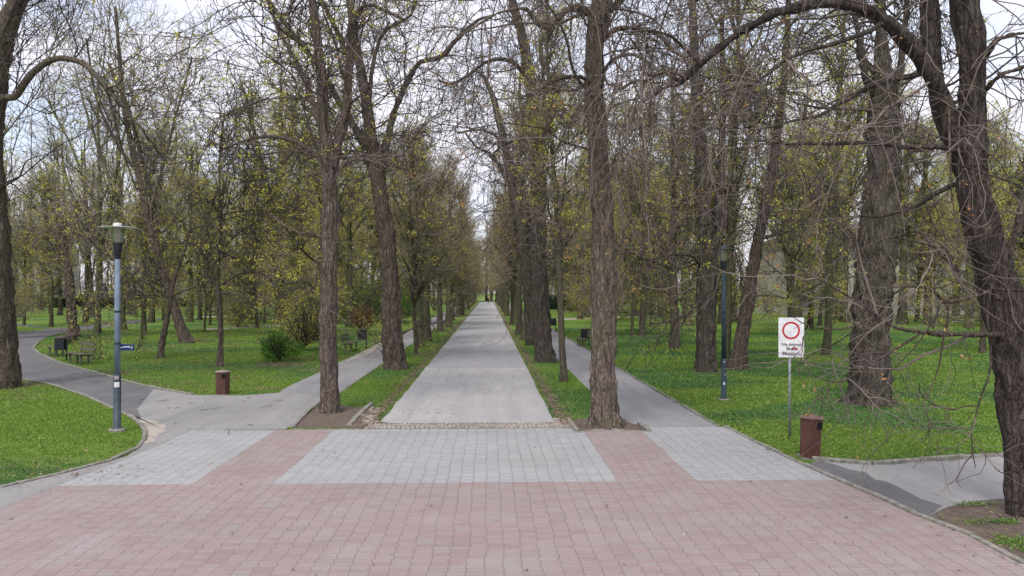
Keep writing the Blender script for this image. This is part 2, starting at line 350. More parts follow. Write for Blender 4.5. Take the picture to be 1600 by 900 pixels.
def paver_mat():
    m, t, b = mat('zigzag_pavers'); N = NB(t); v, x, y, z = N.xyz()
    W, Hh = .207, .1035
    w1 = N.noise(v, .9, 3, .5); w2 = N.noise(v, .9, 3, .5, (1.1, .9, 1.7))
    x = N.m('ADD', x, N.m('MULTIPLY', N.m('SUBTRACT', w1, .5), .12)); y = N.m('ADD', y, N.m('MULTIPLY', N.m('SUBTRACT', w2, .5), .09))
    rowid = N.m('FLOOR', N.m('DIVIDE', N.m('ADD', y, 100.0 - Hh / 2), Hh)); wr = N.n('ShaderNodeTexWhiteNoise', noise_dimensions='1D'); t.links.new(rowid, wr.inputs['W'])
    x = N.m('ADD', x, N.m('MULTIPLY', N.m('SUBTRACT', wr.outputs['Value'], .5), .012))
    tri = N.m('PINGPONG', N.m('ADD', y, 100.0), Hh)
    xs = N.m('ADD', N.m('ADD', x, 100.0), N.m('MULTIPLY', tri, .22))
    ys = N.m('ADD', N.m('ADD', y, 100.0 - Hh / 2), N.m('MULTIPLY', N.m('PINGPONG', xs, W / 2), .12))
    u = N.m('DIVIDE', xs, W); q = N.m('DIVIDE', ys, Hh)
    fu = N.m('FRACT', u); fq = N.m('FRACT', q)
    du = N.m('MULTIPLY', N.m('MINIMUM', fu, N.m('SUBTRACT', 1.0, fu)), W); dq = N.m('MULTIPLY', N.m('MINIMUM', fq, N.m('SUBTRACT', 1.0, fq)), Hh)
    iu = N.m('FLOOR', u); iq = N.m('FLOOR', q)
    cb = N.n('ShaderNodeCombineXYZ'); t.links.new(iu, cb.inputs[0]); t.links.new(iq, cb.inputs[1])
    wh = N.n('ShaderNodeTexWhiteNoise', noise_dimensions='3D'); t.links.new(cb.outputs[0], wh.inputs['Vector'])
    r1 = wh.outputs['Value']
    wh2 = N.n('ShaderNodeTexWhiteNoise', noise_dimensions='4D'); t.links.new(cb.outputs[0], wh2.inputs['Vector']); wh2.inputs['W'].default_value = 3.3
    bx = N.m('SUBTRACT', N.m('MULTIPLY', N.m('ADD', iu, .5), W), 100.02); by = N.m('SUBTRACT', N.m('MULTIPLY', N.m('ADD', iq, .5), Hh), 100.0 - Hh / 2)
    mid = N.m('MULTIPLY', N.m('GREATER_THAN', bx, -3.42), N.m('LESS_THAN', bx, 1.98))
    side = N.m('MAXIMUM', N.m('GREATER_THAN', bx, 3.3), N.m('LESS_THAN', bx, -4.52))
    grey = N.m('MULTIPLY', N.m('MAXIMUM', mid, side), N.m('GREATER_THAN', by, 12.35))
    n1 = N.noise(v, .55, 6, .6); n2 = N.noise(v, 60, 4, .75); n3 = N.noise(v, 4.5, 6, .7); n5 = N.noise(v, .9, 5, .7)
    red = N.ramp(r1, [(0, (.245, .178, .17)), (.35, (.275, .198, .19)), (.75, (.29, .215, .207)), (1, (.27, .232, .22))])
    red = N.mix(N.m('MULTIPLY', N.step(n5, .45, .72), .5), red, (.32, .295, .29))
    gr = N.ramp(r1, [(0, (.29, .305, .31)), (.5, (.32, .333, .34)), (1, (.35, .36, .362))])
    gr = N.mix(N.m('MULTIPLY', N.step(n5, .5, .72), .4), gr, (.33, .36, .33))
    c = N.mix(grey, red, gr)
    c = N.mix(N.m('MULTIPLY', N.step(n3, .55, .8), .22), c, (.26, .22, .21))
    c = N.mix(N.m('MULTIPLY', N.step(n1, .45, .7), .22), c, (.37, .35, .345))
    c = N.mix(.16, c, N.ramp(n2, [(.3, (.12, .09, .085)), (.7, (.55, .48, .46))]))
    n6 = N.noise(v, .33, 7, .62, (1, 1.7, 1))
    c = N.mix(N.m('MULTIPLY', N.step(n6, .46, .66), .28), c, (.245, .225, .21))
    n7 = N.noise(v, 1.7, 5, .75)
    c = N.mix(N.m('MULTIPLY', N.step(n7, .60, .74), .35), c, (.18, .165, .14))
    jd = N.m('MINIMUM', N.m('MULTIPLY', du, .75), N.m('MULTIPLY', dq, 1.6))
    jn = N.m('ADD', .0035, N.m('MULTIPLY', N.noise(v, 3, 4, .7), .006))
    j = N.step(jd, jn, N.m('MULTIPLY', jn, .35))
    c = N.mix(N.m('MULTIPLY', j, N.m('MULTIPLY_ADD', N.step(n1, .3, .7), .35, .36)), c, (.12, .10, .09))
    # chips and pale droppings
    vo = N.n('ShaderNodeTexVoronoi'); vo.inputs['Scale'].default_value = 2.6; t.links.new(v, vo.inputs['Vector'])
    spot = N.m('MULTIPLY', N.m('LESS_THAN', vo.outputs['Distance'], .045), N.m('GREATER_THAN', N.noise(v, 1.3, 2), .55))
    c = N.mix(N.m('MULTIPLY', spot, .7), c, (.62, .58, .56))
    t.links.new(c, b.inputs['Base Color'])
    hgt = N.m('ADD', N.m('MULTIPLY', j, -1.0), N.m('ADD', N.m('MULTIPLY', n2, .25), N.m('MULTIPLY', wh2.outputs['Value'], .35)))
    N.bump(b, hgt, .5, .006); b.inputs['Roughness'].default_value = .88
    return m
GROUND = ground_mat(); SOIL = dirt_mat()
ASPH_D = asphalt_mat('asphalt_old_dark', (.11, .106, .11), (.165, .16, .164), dust=.18)
ASPH_L = asphalt_mat('asphalt_pale', (.235, .227, .225), (.295, .285, .28))
ASPH_W = asphalt_mat('asphalt_walk', (.215, .21, .215), (.28, .273, .275))
ASPH_P = asphalt_mat('asphalt_patch', (.10, .098, .10), (.15, .145, .146), dust=.1)
ROADM = asphalt_mat('drive_surface', (.32, .31, .308), (.40, .385, .38), patch=[(31.2, 41, .55), (55, 70, .35), (96, 104, .3)], dust=.35)
SAND = asphalt_mat('sandy_edge', (.33, .29, .25), (.42, .38, .33))
PAVER = paver_mat()
KERBM = plain('kerb_concrete', (.30, .285, .26), .95, scale=9, col2=(.16, .15, .12), bump=.5)
STONE = plain('cobble_granite', (.36, .325, .28), .9, scale=5, col2=(.22, .19, .165), bump=.5)

gs = 900
me = bpy.data.meshes.new('ground'); me.from_pydata([(-gs, -60, 0), (gs, -60, 0), (gs, 1400, 0), (-gs, 1400, 0)], [], [(0, 1, 2, 3)]); me.materials.append(GROUND)
tag(link('ground', me), kind='structure')
sheet('left_path', lpath, .008, ASPH_D, px=False)
sheet('path_junction', ljunc, .012, ASPH_L, px=False, jit=.015)
sheet('left_walkway', lwalk, .016, ASPH_W, px=False, jit=.04)
sheet('right_walkway', rwalk, .012, ASPH_W, px=False, jit=.03)
sheet('road', road, .010, ROADM, px=False, jit=.035)
sheet('right_path', rpath, .008, ASPH_L, px=False)
sheet('asphalt_patch', rdark, .014, ASPH_P, px=False, jit=.05)
sheet('paved_square', plaza, .020, PAVER, px=False, jit=.01)
sheet('soil_bed', dirt1, .016, SOIL, px=False, jit=.06, step=.2)
sheet('soil_ring', dirt2, .024, SOIL, px=False, jit=.03, step=.2)
sheet('soil_corner', risland, .006, SOIL, px=False, jit=.02)
sheet('far_path', farA, .008, SAND, px=False); sheet('far_path', farB, .008, SAND, px=False); sheet('far_path', farC, .008, SAND, px=False)
sheet('sandy_shoulder', [XY(*p) for p in [(540, 567), (548, 560), (600, 532.5), (648, 513), (660, 508), (652, 514), (604, 541), (590, 546), (572, 556)]], .022, SAND, px=False, jit=.05)
sheet('worn_sand', [XY(*p) for p in [(205, 648), (225, 655), (250, 660), (262, 672), (240, 690), (228, 695), (231, 682), (228, 668)]], .0175, SAND, px=False, jit=.09, step=.2)
sheet('soil_under_bush', [XY(*p) for p in [(395, 566), (420, 562), (470, 560), (495, 556), (480, 566), (450, 573), (415, 574)]], .007, SOIL, px=False, jit=.12, step=.3)

for q_ in rings: sheet('soil_ring', q_, .0052, SOIL, px=False, jit=.04, step=.2)
def kerb(name, pts, width=.08, top=.06, px=True, seg=1.0, z0=-.02, m=KERBM, seed=1):
    P = [Vector((*(XY(*p) if px else p), 0)) for p in pts]; r = random.Random(seed); b = MB()
    # resample
    d = [0]
    for i in range(1, len(P)): d.append(d[-1] + (P[i] - P[i - 1]).length)
    def pt(s):
        for i in range(1, len(P)):
            if s <= d[i] or i == len(P) - 1:
                return P[i - 1].lerp(P[i], (s - d[i - 1]) / max(1e-6, d[i] - d[i - 1]))
    n = max(1, round(d[-1] / seg))
    for i in range(n):
        a, c = pt(d[-1] * i / n), pt(d[-1] * (i + 1) / n); L = (c - a).length; ang = math.atan2(c.y - a.y, c.x - a.x)
        tz = top + r.uniform(-.012, .012)
        M = Matrix.Rotation(ang + r.uniform(-.012, .012), 3, 'Z') @ Matrix.Rotation(r.uniform(-.008, .008), 3, 'Y')
        mid_ = (a + c) / 2
        b.box((mid_.x, mid_.y, (tz + z0) / 2), (L - .012, width, tz - z0), M, bev=.012)
    o = b.build(name, m); tag(o, kind='structure'); return o
kerb('kerb', [p for p in reversed(plaza_r)], top=.055)
kerb('kerb', [(RR1 + .06, YB + .1), (RR1 + .04, 30), (RR1 + .04, 60), (5.1, 110)], px=False, top=.05)
kerb('kerb', [(1268, 719), (1300, 723), (1360, 727), (1400, 726), (1430, 722), (1480, 719.5), (1520, 715.5), (1560, 713), (1600, 711.5), (1800, 705)], top=.08)
kerb('kerb', lisland_px[:-2], top=.05)
kerb('kerb', [(300, 617), (240, 606.5), (190, 595), (140, 580), (105, 571), (80, 562), (60, 552), (52, 544.5), (60, 534.5)], top=.06)
kerb('kerb', [(457, 669), (475, 650), (496, 632)], top=.07, width=.1)
kerb('kerb', [(545, 666), (560, 650), (580, 632)], top=.06, width=.12, seg=.45)
kerb('kerb', [(891, 663), (901, 676)], top=.10, width=.1)
kerb('kerb', [(903, 677.5), (930, 672.5), (948, 671)], top=.05, width=.06, seg=.6)
kerb('kerb', [(950, 672), (985, 675)], top=.05, width=.06, seg=.6)
kerb('kerb', [(999, 665), (1014, 676.5)], top=.10, width=.1)
kerb('kerb', [(LR1 + .02, 23), (LR1 + .02, 60)], px=False, top=.03, width=.06)
kerb('kerb', [(458, 671.5), (505, 672.5), (560, 671)], top=.03, width=.05)

# cobble drainage strip between the drive and the square
r = random.Random(8); cb_ = MB()
def stone(x, y, z, sx, sy, sz, rot):
    M = Matrix.Rotation(rot, 3, 'Z') @ Matrix.Rotation(r.uniform(-.1, .1), 3, 'X'); cb_.box((x, y, z), (sx, sy, sz), M, bev=.022)
yy = YB + .06
for row in range(5):
    x = RD0 - .25 + r.uniform(0, .05)
    while x < RD1 + .25:
        sx = r.uniform(.075, .12); stone(x + sx / 2, yy + r.uniform(-.01, .01), .012 + r.uniform(-.006, .008), sx - .012, .10, .07, r.uniform(-.1, .1)); x += sx
    yy += .115
for i in range(34):
    x, y = XY(r.uniform(566, 592), r.uniform(638, 668))
    if x < RD0 + .1: stone(x, y, .01, r.uniform(.07, .12), r.uniform(.07, .11), .07, r.uniform(0, 3))
for i in range(60):
    x, y = XY(r.uniform(866, 893), r.uniform(655, 667)); stone(x, y, .006, r.uniform(.05, .1), r.uniform(.05, .09), .06, r.uniform(0, 3))
sheet('soil_joint', [(RD0 - .55, YB + .0), (RD0 - .6, 18.6), (RD0 + .3, 17.98), (RD1 - .1, 17.98), (RD1 + .45, 18.3), (RD1 + .35, YB + .0)], .0155, SOIL, px=False, jit=.03)
tag(cb_.build('cobble_strip', STONE), kind='structure')

# ------------------------------------------------------------------ grass and litter
def grass(seed=4, N=1500000):
    rg = np.random.RandomState(seed)
    d = 8.0 * np.exp(rg.rand(N) * math.log(62 / 8.0)); lat = (rg.rand(N) * 2 - 1) * (.80 * d + 1.5)
    x, y = lat, d
    ok = np.ones(N, bool)
    for P in (plaza, [(RD0 - .5, 17.2), (RD0 - .45, 18.4), (RD1 + .3, 18.4), (RD1 + .4, 17.2)], lpath, ljunc, lwalk, rwalk, road, rpath, rdark, farA, farB, farC):
        ok &= ~inpoly(x, y, P)
    p = np.stack([x * .9, y * .9, x * 0], -1)
    n1 = vnoise(p + 7); n2 = vnoise(p * 4.1); n3 = vnoise(p * .35 + 3)
    prob = np.ones(N)
    prob *= np.where(inpoly(x, y, dirt1) | inpoly(x, y, dirt2), .04, 1)
    for q_ in rings: prob *= np.where(inpoly(x, y, q_), .18, 1)
    ri = inpoly(x, y, risland); prob *= np.where(ri, np.clip((n1 * .5 + n2 * .5 + .04 * (9.5 - y) * 0 - .68) * 7, 0.02, 1), 1)
    e = np.minimum(np.abs(x - (RD0 - .25)), np.abs(x - (RD1 + .22))) - (n2 - .5) * .8
    prob *= np.where((x > -4.4) & (x < 3.1), np.clip((e + .06) * 4, .04, 1), 1)
    lf = (x < -4.5) & (y > 24); prob *= np.where(lf, np.clip(1.35 - 1.6 * np.clip(n1 * .5 + n2 * .6 - .45, 0, 1), .2, 1), 1)
    dd = np.hypot(x + 6.9, y - 14.2); prob *= np.where((x < -6) & (y < 16) & (y > 12.6), np.clip(n2 * 1.6 - .1, .2, 1), 1)
    bd = np.hypot(x - G(1265, 716).x, y - G(1265, 716).y); prob *= np.where(bd < .42, .02, 1)
    prob *= np.clip(.45 + 1.1 * vnoise(p * 2.3 + 11), .4, 1)
    ok &= rg.rand(N) < prob
    x, y, d, n1, n3, n2 = x[ok], y[ok], d[ok], n1[ok], n3[ok], n2[ok]; n = len(x)
    sc = (d / 14) ** .55
    right = x > 5
    h = (.020 + .030 * rg.rand(n) * (0.5 + n1)) * sc * np.where(right, 1.0, .95); wd = (.010 + .013 * rg.rand(n)) * sc * np.where(right, 1.5, 1.0)
    a = rg.rand(n) * 6.283; tilt = np.where(right, .5 + rg.rand(n) * .9, .2 + rg.rand(n) * .9)
    ux, uy = np.cos(a), np.sin(a); az = rg.rand(n) * 6.283; tx, ty = np.cos(az) * np.sin(tilt), np.sin(az) * np.sin(tilt); tz = np.cos(tilt)
    base = np.stack([x, y, np.zeros(n)], -1); base[:, 2] += np.where(right, rg.rand(n) * .04 * sc, 0)
    dirv = np.stack([tx, ty, tz], -1); side = np.stack([ux, uy, np.zeros(n)], -1)
    v0 = base; v1 = base + dirv * (h * .5)[:, None] + side * wd[:, None] * .5; v2 = base + dirv * h[:, None]; v3 = base + dirv * (h * .5)[:, None] - side * wd[:, None] * .5
    V = np.stack([v0, v1, v2, v3], 1).reshape(-1, 3); Q = np.arange(n * 4).reshape(-1, 4)
    mi = np.zeros(n, int)
    mi[(n3 + rg.rand(n) * .35 > .78) & (x < 0)] = 1
    mi[(n3 + n1 * .6 + rg.rand(n) * .35 > .98) & (x > 0)] = 1
    mi[(rg.rand(n) < .004)] = 2
    mi[(n1 * .6 + n2 * .5 + rg.rand(n) * .45 > 1.02) & (x < -4.5) & (y > 22)] = 2
    gm = [leaf_mat('grass_blade', [(0, (.095, .17, .024)), (.5, (.175, .29, .042)), (.85, (.25, .37, .065)), (1, (.36, .41, .13))], .35, .55),
          leaf_mat('grass_bluish', [(0, (.045, .115, .035)), (.5, (.085, .19, .055)), (1, (.145, .265, .09))], .3, .5), LITTER]
    return mesh_np('grass', V, Q, mats=gm, mq=mi, smooth=False)
tag(link('grass', grass()), kind='stuff', label='short green grass and leafy ground cover on the lawns and verges', cat='grass')
def litter(seed=9):
    rg = np.random.RandomState(seed); xs = []; ys = []
    for (n, f) in ((2600, lambda k: (RD0 - .1 - np.abs(rg.randn(k)) * .2, 17.4 + rg.rand(k) ** 1.6 * 45)), (2600, lambda k: (RD1 + .1 + np.abs(rg.randn(k)) * .22, 17.4 + rg.rand(k) ** 1.6 * 45)),
                   (150, lambda k: (rg.rand(k) * 17 - 8.5, 8 + rg.rand(k) * 9)), (900, lambda k: (-9 + rg.randn(k) * 4, 31 + rg.randn(k) * 2.0)), (400, lambda k: (-7.6 + rg.randn(k) * 1.0, 13.3 + rg.randn(k) * .5)),
                   (300, lambda k: (7.3 + rg.randn(k) * 1., 9.6 + rg.randn(k) * .8)), (1500, lambda k: (5.6 + rg.rand(k) * 16, 17 + rg.rand(k) * 18)), (1300, lambda k: (-6.8 - rg.rand(k) * 16, 25 + rg.rand(k) * 14)), (300, lambda k: (-14 + rg.rand(k) * 7, 10 + rg.rand(k) * 7)), (260, lambda k: (-2.3 + rg.rand(k) * 3.7, 18.5 + rg.rand(k) * 22)), (500, lambda k: (9.8 + rg.randn(k) * 1., 20.2 + rg.randn(k) * .6)), (700, lambda k: (-8.2 + rg.randn(k) * .9, 32.0 + rg.randn(k) * .5)), (300, lambda k: (RR1 + .1 + np.abs(rg.randn(k)) * .05, 17 + rg.rand(k) * 30))):
        a, b = f(n); xs.append(a); ys.append(b)
    x = np.concatenate(xs); y = np.concatenate(ys); n = len(x)
    s = (.012 + .022 * rg.rand(n)); a = rg.rand(n) * 6.283
    ux = np.stack([np.cos(a), np.sin(a), rg.randn(n) * .25], -1); vy = np.stack([-np.sin(a), np.cos(a), rg.randn(n) * .25], -1)
    c = np.stack([x, y, .035 + rg.rand(n) * .01], -1)
    V = np.stack([c - ux * s[:, None], c + vy * s[:, None] * .6, c + ux * s[:, None], c - vy * s[:, None] * .6], 1).reshape(-1, 3)
    return mesh_np('leaf_litter', V, np.arange(n * 4).reshape(-1, 4), mats=[LITTER], smooth=False)
tag(link('leaf_litter', litter()), kind='stuff', label='dry brown leaves lying along the edges of the drive', cat='leaves')

# ------------------------------------------------------------------ tree machinery
def nrm(a): return a / np.maximum(np.linalg.norm(a, axis=-1, keepdims=True), 1e-9)
def resample(pts, k):
    """Catmull-Rom through rows (x,y,z,r)"""
    P = np.array(pts, float); n = len(P)
    if n == 2: P = np.array([P[0], (P[0] + P[1]) / 2, P[1]]); n = 3
    E = np.vstack([2 * P[0] - P[1], P, 2 * P[-1] - P[-2]])
    seg = np.linalg.norm(np.diff(P[:, :3], axis=0), axis=1); cum = np.concatenate([[0], np.cumsum(seg)]); s = np.linspace(0, cum[-1], k)
    i = np.clip(np.searchsorted(cum, s, side='right') - 1, 0, n - 2); t = ((s - cum[i]) / np.maximum(seg[i], 1e-9))[:, None]
    p0, p1, p2, p3 = E[i], E[i + 1], E[i + 2], E[i + 3]
    q = .5 * ((2 * p1) + (-p0 + p2) * t + (2 * p0 - 5 * p1 + 4 * p2 - p3) * t ** 2 + (-p0 + 3 * p1 - 3 * p2 + p3) * t ** 3)
    q[:, 3] = np.interp(s, cum, P[:, 3]); return q[:, :3], q[:, 3]
def tubes(P, R, s, flare=None, disp=0, seed=0):
    n, k, _ = P.shape
    T = nrm(np.gradient(P, axis=1)); m = nrm((P[:, -1] - P[:, 0]))
    ref = np.where((np.abs(m[:, 2]) < .75)[:, None], np.array([0, 0, 1.]), np.array([1., 0, 0])); ref = np.broadcast_to(ref[:, None, :], P.shape)
    U = nrm(ref - (ref * T).sum(-1, keepdims=True) * T); W = np.cross(T, U)
    a = np.arange(s) * 2 * math.pi / s
    rad = np.broadcast_to(R[:, :, None], (n, k, s)).copy()
    if flare is not None:
        z = P[:, :, 2] - P[:, :1, 2]
        fl, hgt, lobes, ph = flare
        lob = .45 + .55 * np.clip(np.cos(lobes * a + ph) * .5 + .5 + .3 * np.cos(2 * a + ph * 2.3), 0, 1.4)
        rad = rad * (1 + fl * np.exp(-z / hgt)[:, :, None] * lob[None, None, :])
    off = np.cos(a)[None, None, :, None] * U[:, :, None, :] + np.sin(a)[None, None, :, None] * W[:, :, None, :]
    if disp:
        Q0 = P[:, :, None, :] + off * rad[..., None]
        q = Q0 * np.array([15, 15, 3.0]) + seed
        nn = (vnoise(q) - .5) * 1.1 + (vnoise(q * 2.3) - .5) * .7 + (vnoise(q * np.array([.12, .12, .25])) - .5) * .55
        rad = rad * (1 + disp * nn * np.clip(.03 / np.maximum(rad, .01), .25, 1) * 3)
    V = P[:, :, None, :] + off * rad[..., None]
    idx = np.arange(n * k * s).reshape(n, k, s)
    A = idx[:, :-1, :]; B = np.roll(idx, -1, axis=2)[:, :-1, :]; C = np.roll(idx, -1, axis=2)[:, 1:, :]; D = idx[:, 1:, :]
    return V.reshape(-1, 3), np.stack([A, B, C, D], -1).reshape(-1, 4)
def grow(rg, P, R, n, t0=.2, t1=1., lr=(.4, .8), ang=(50, 15), k=6, wig=.15, g0=0., g1=0., rr=.6, rtip=.004, taper=.5, lmin=.1, absL=None, weight=None, rmax=None, down=0.0):
    L = np.linalg.norm(np.diff(P, axis=1), axis=2).sum(1)
    wt = L if weight is None else weight; wt = wt / wt.sum()
    pi = rg.choice(len(P), n, p=wt); t = t0 + (t1 - t0) * rg.rand(n)
    kk = P.shape[1]; f = t * (kk - 1); i = np.minimum(f.astype(int), kk - 2); fr = (f - i)[:, None]
    pos = P[pi, i] * (1 - fr) + P[pi, i + 1] * fr; T = nrm(P[pi, i + 1] - P[pi, i]); r0 = R[pi, i] * (1 - fr[:, 0]) + R[pi, i + 1] * fr[:, 0]
    rv = rg.randn(n, 3); rv[:, 2] -= down; rv = nrm(rv - (rv * T).sum(-1, keepdims=True) * T)
    a = np.radians(ang[0] + ang[1] * rg.randn(n))[:, None]
    d = nrm(np.cos(a) * T + np.sin(a) * rv)
    if absL is not None: ln = absL[0] + (absL[1] - absL[0]) * rg.rand(n)
    else: ln = L[pi] * (lr[0] + (lr[1] - lr[0]) * rg.rand(n)) * (1 - taper * t)
    ln = np.maximum(ln, lmin)
    C = np.zeros((n, k, 3)); C[:, 0] = pos; st = (ln / (k - 1))[:, None]
    for j in range(1, k):
        u = j / (k - 1); d = nrm(d + wig * rg.randn(n, 3) + np.array([0, 0, 1.]) * (g0 * (1 - u) + g1 * u)); C[:, j] = C[:, j - 1] + d * st
    rs = r0 * rr * (.75 + .35 * rg.rand(n))
    if rmax is not None: rs = np.minimum(rs, rmax)
    rs = np.maximum(rs, rtip * 1.1)
    u = np.linspace(0, 1, k)[None, :]; Rr = rs[:, None] * (1 - u) ** .8 + rtip
    return C, Rr
def leaves(rg, P, n, size=(.03, .06), clump=4, spread=.07, t0=.7, droop=.2):
    m = max(1, n // clump); pi = rg.randint(0, len(P), m); t = t0 + (1 - t0) * rg.rand(m); kk = P.shape[1]; f = t * (kk - 1); i = np.minimum(f.astype(int), kk - 2); fr = (f - i)[:, None]
    c = P[pi, i] * (1 - fr) + P[pi, i + 1] * fr
    cs = .5 + .7 * rg.rand(m) ** 1.5; c = np.repeat(c, clump, 0) + rg.randn(m * clump, 3) * spread * np.repeat(cs, clump)[:, None] * np.array([1, 1, .8]); q = len(c)
    s = (size[0] + (size[1] - size[0]) * rg.rand(q))[:, None] * np.repeat(cs, clump)[:, None]; a = nrm(rg.randn(q, 3) + np.array([0, 0, -droop])); b = nrm(np.cross(a, rg.randn(q, 3)))
    V = np.stack([c - a * s * .6, c + b * s * .36, c + a * s * .6, c - b * s * .36], 1).reshape(-1, 3)
    return V, np.arange(q * 4).reshape(-1, 4)
class Acc:
    def __init__(s): s.V = []; s.Q = []; s.M = []; s.S = []; s.n = 0
    def add(s, vq, mi, smooth=True):
        V, Q = vq; s.V.append(V); s.Q.append(Q + s.n); s.M.append(np.full(len(Q), mi)); s.S.append(np.full(len(Q), smooth)); s.n += len(V)
    def mesh(s, name, mats):
        return mesh_np(name, np.concatenate(s.V), np.concatenate(s.Q), mats=mats, mq=np.concatenate(s.M), smooth=np.concatenate(s.S))

def branches(rg, acc, P1, R1, n2, n3, n4, mode='up', rt=.005, twr=(.8, 1.6), twi=1, lv=(0, None), leafi=2, leafn=0, lsize=(.04, .07), low=None, n5=0, bi=0, p2max=.045, wg=1.0, lclump=4, lspread=.07):
    """levels two to four (five) off the limbs P1"""
    g = {'up': (.05, .10), 'droop': (-.16, .10), 'spread': (-.02, .06)}[mode]
    P2, R2 = grow(rg, P1, R1, n2, .12, 1, (.35, .75), (48, 14), 8, .20 * wg, g[0], g[1], .55, rt * 1.6, .45, lmin=.8, rmax=p2max)
    acc.add(tubes(P2, R2, 5), bi)
    P3, R3 = grow(rg, P2, R2, n3, .15, 1, (.4, .85), (45, 15), 7, .20 * wg, g[0] * 1.3, g[1], .6, rt * 1.2, .35, lmin=.5, rmax=.016)
    acc.add(tubes(P3, R3, 3), twi)
    P4, R4 = grow(rg, P3, R3, n4, .15, 1, (.35, .8), (42, 15), 6, .20 * wg, g[0] * 1.2, g[1] * 2, .6, rt, .2, absL=(twr[0] * .4, twr[1] * .75), rmax=.009)
    acc.add(tubes(P4, R4, 3), twi)
    if n5:
        P5, R5 = grow(rg, P4, R4, n5, .2, 1, (.35, .8), (40, 12), 4, .15, g[0], g[1] * 2, .7, rt * .8, .2, absL=(.2, .6), rmax=.007)
        acc.add(tubes(P5, R5, 3), twi); 
    else: P5 = P4
    if leafn: acc.add(leaves(rg, P5, leafn, lsize, clump=lclump, spread=lspread), leafi, False)
    return P4

def generic_tree(seed, H, r0, first=.3, nl=20, spread=.32, mode='up', n=(130, 620, 2400), leafn=5000, leafm=None, lsize=(.06, .115), fork=False, rt=.006, barkm=None, twm=None, low=2, lean=.03, wob=.03, low_len=.3):
    rg = np.random.RandomState(seed); k = 14; z = np.linspace(0, 1, k)
    dx = np.cumsum(rg.randn(k) * wob) * H / k + lean * rg.randn() * z * H; dy = np.cumsum(rg.randn(k) * wob) * H / k + lean * rg.randn() * z * H
    dx -= dx[0]; dy -= dy[0]
    P0 = np.stack([dx, dy, z * H * .93 - .05], -1)[None]; R0 = (r0 * (1 - z) ** .7 * .92 + .02)[None]
    R0[0, 0] *= 1.0
    trunk = Acc(); Pf, Rf = resample(np.concatenate([P0[0], R0[0][:, None]], 1), 34)
    trunk.add(tubes(Pf[None], Rf[None], 14, flare=(.55, .35, 5, rg.rand() * 6), disp=.5, seed=seed * 3.1), 0)
    Pm = [P0]; Rm = [R0]
    if fork:
        F1, RF = grow(rg, P0, R0, 2, .25, .5, (.6, .75), (22, 5), k, .05, .03, .03, .8, .03, .2); trunk.add(tubes(F1, RF, 9), 0); Pm.append(F1); Rm.append(RF)
    Pm = np.concatenate(Pm); Rm = np.concatenate(Rm)
    P1, R1 = grow(rg, Pm, Rm, nl, first, 1, (spread * .7, spread * 1.4), (36 if mode == 'up' else 55, 13), 9, .12, .10 if mode != 'droop' else .04, .04 if mode != 'droop' else -.1, .5, .02, .5, lmin=1.5)
    if low:
        Pl, Rl = grow(rg, P0, R0, low, .14, first, (low_len * .6, low_len), (78, 10), 9, .13, .03, -.04, .22, .012, 0); P1 = np.concatenate([P1, Pl]); R1 = np.concatenate([R1, Rl])
    trunk.add(tubes(P1, R1, 6), 0)
    cr = Acc(); branches(rg, cr, P1, R1, *n, p2max=.05, mode=mode, rt=rt, twr=(1.0, 2.4), leafn=leafn, lsize=lsize, lclump=8, lspread=.12)
    bm = barkm or BARK_F; tm = twm or TWIG_F
    return trunk.mesh('trunk', [bm]), cr.mesh('crown', [bm, tm, leafm or LEAF_Y])

def place_tree(name, meshes, loc, label, cat='tree', group=None, rz=0, sc=(1, 1, 1), tilt=(0, 0)):
    root = empty(name, loc, label, cat, group); root.rotation_euler = (tilt[0], tilt[1], rz); root.scale = sc
    for nm, me_ in zip(('trunk', 'crown'), meshes): link(nm, me_, root)
    return root

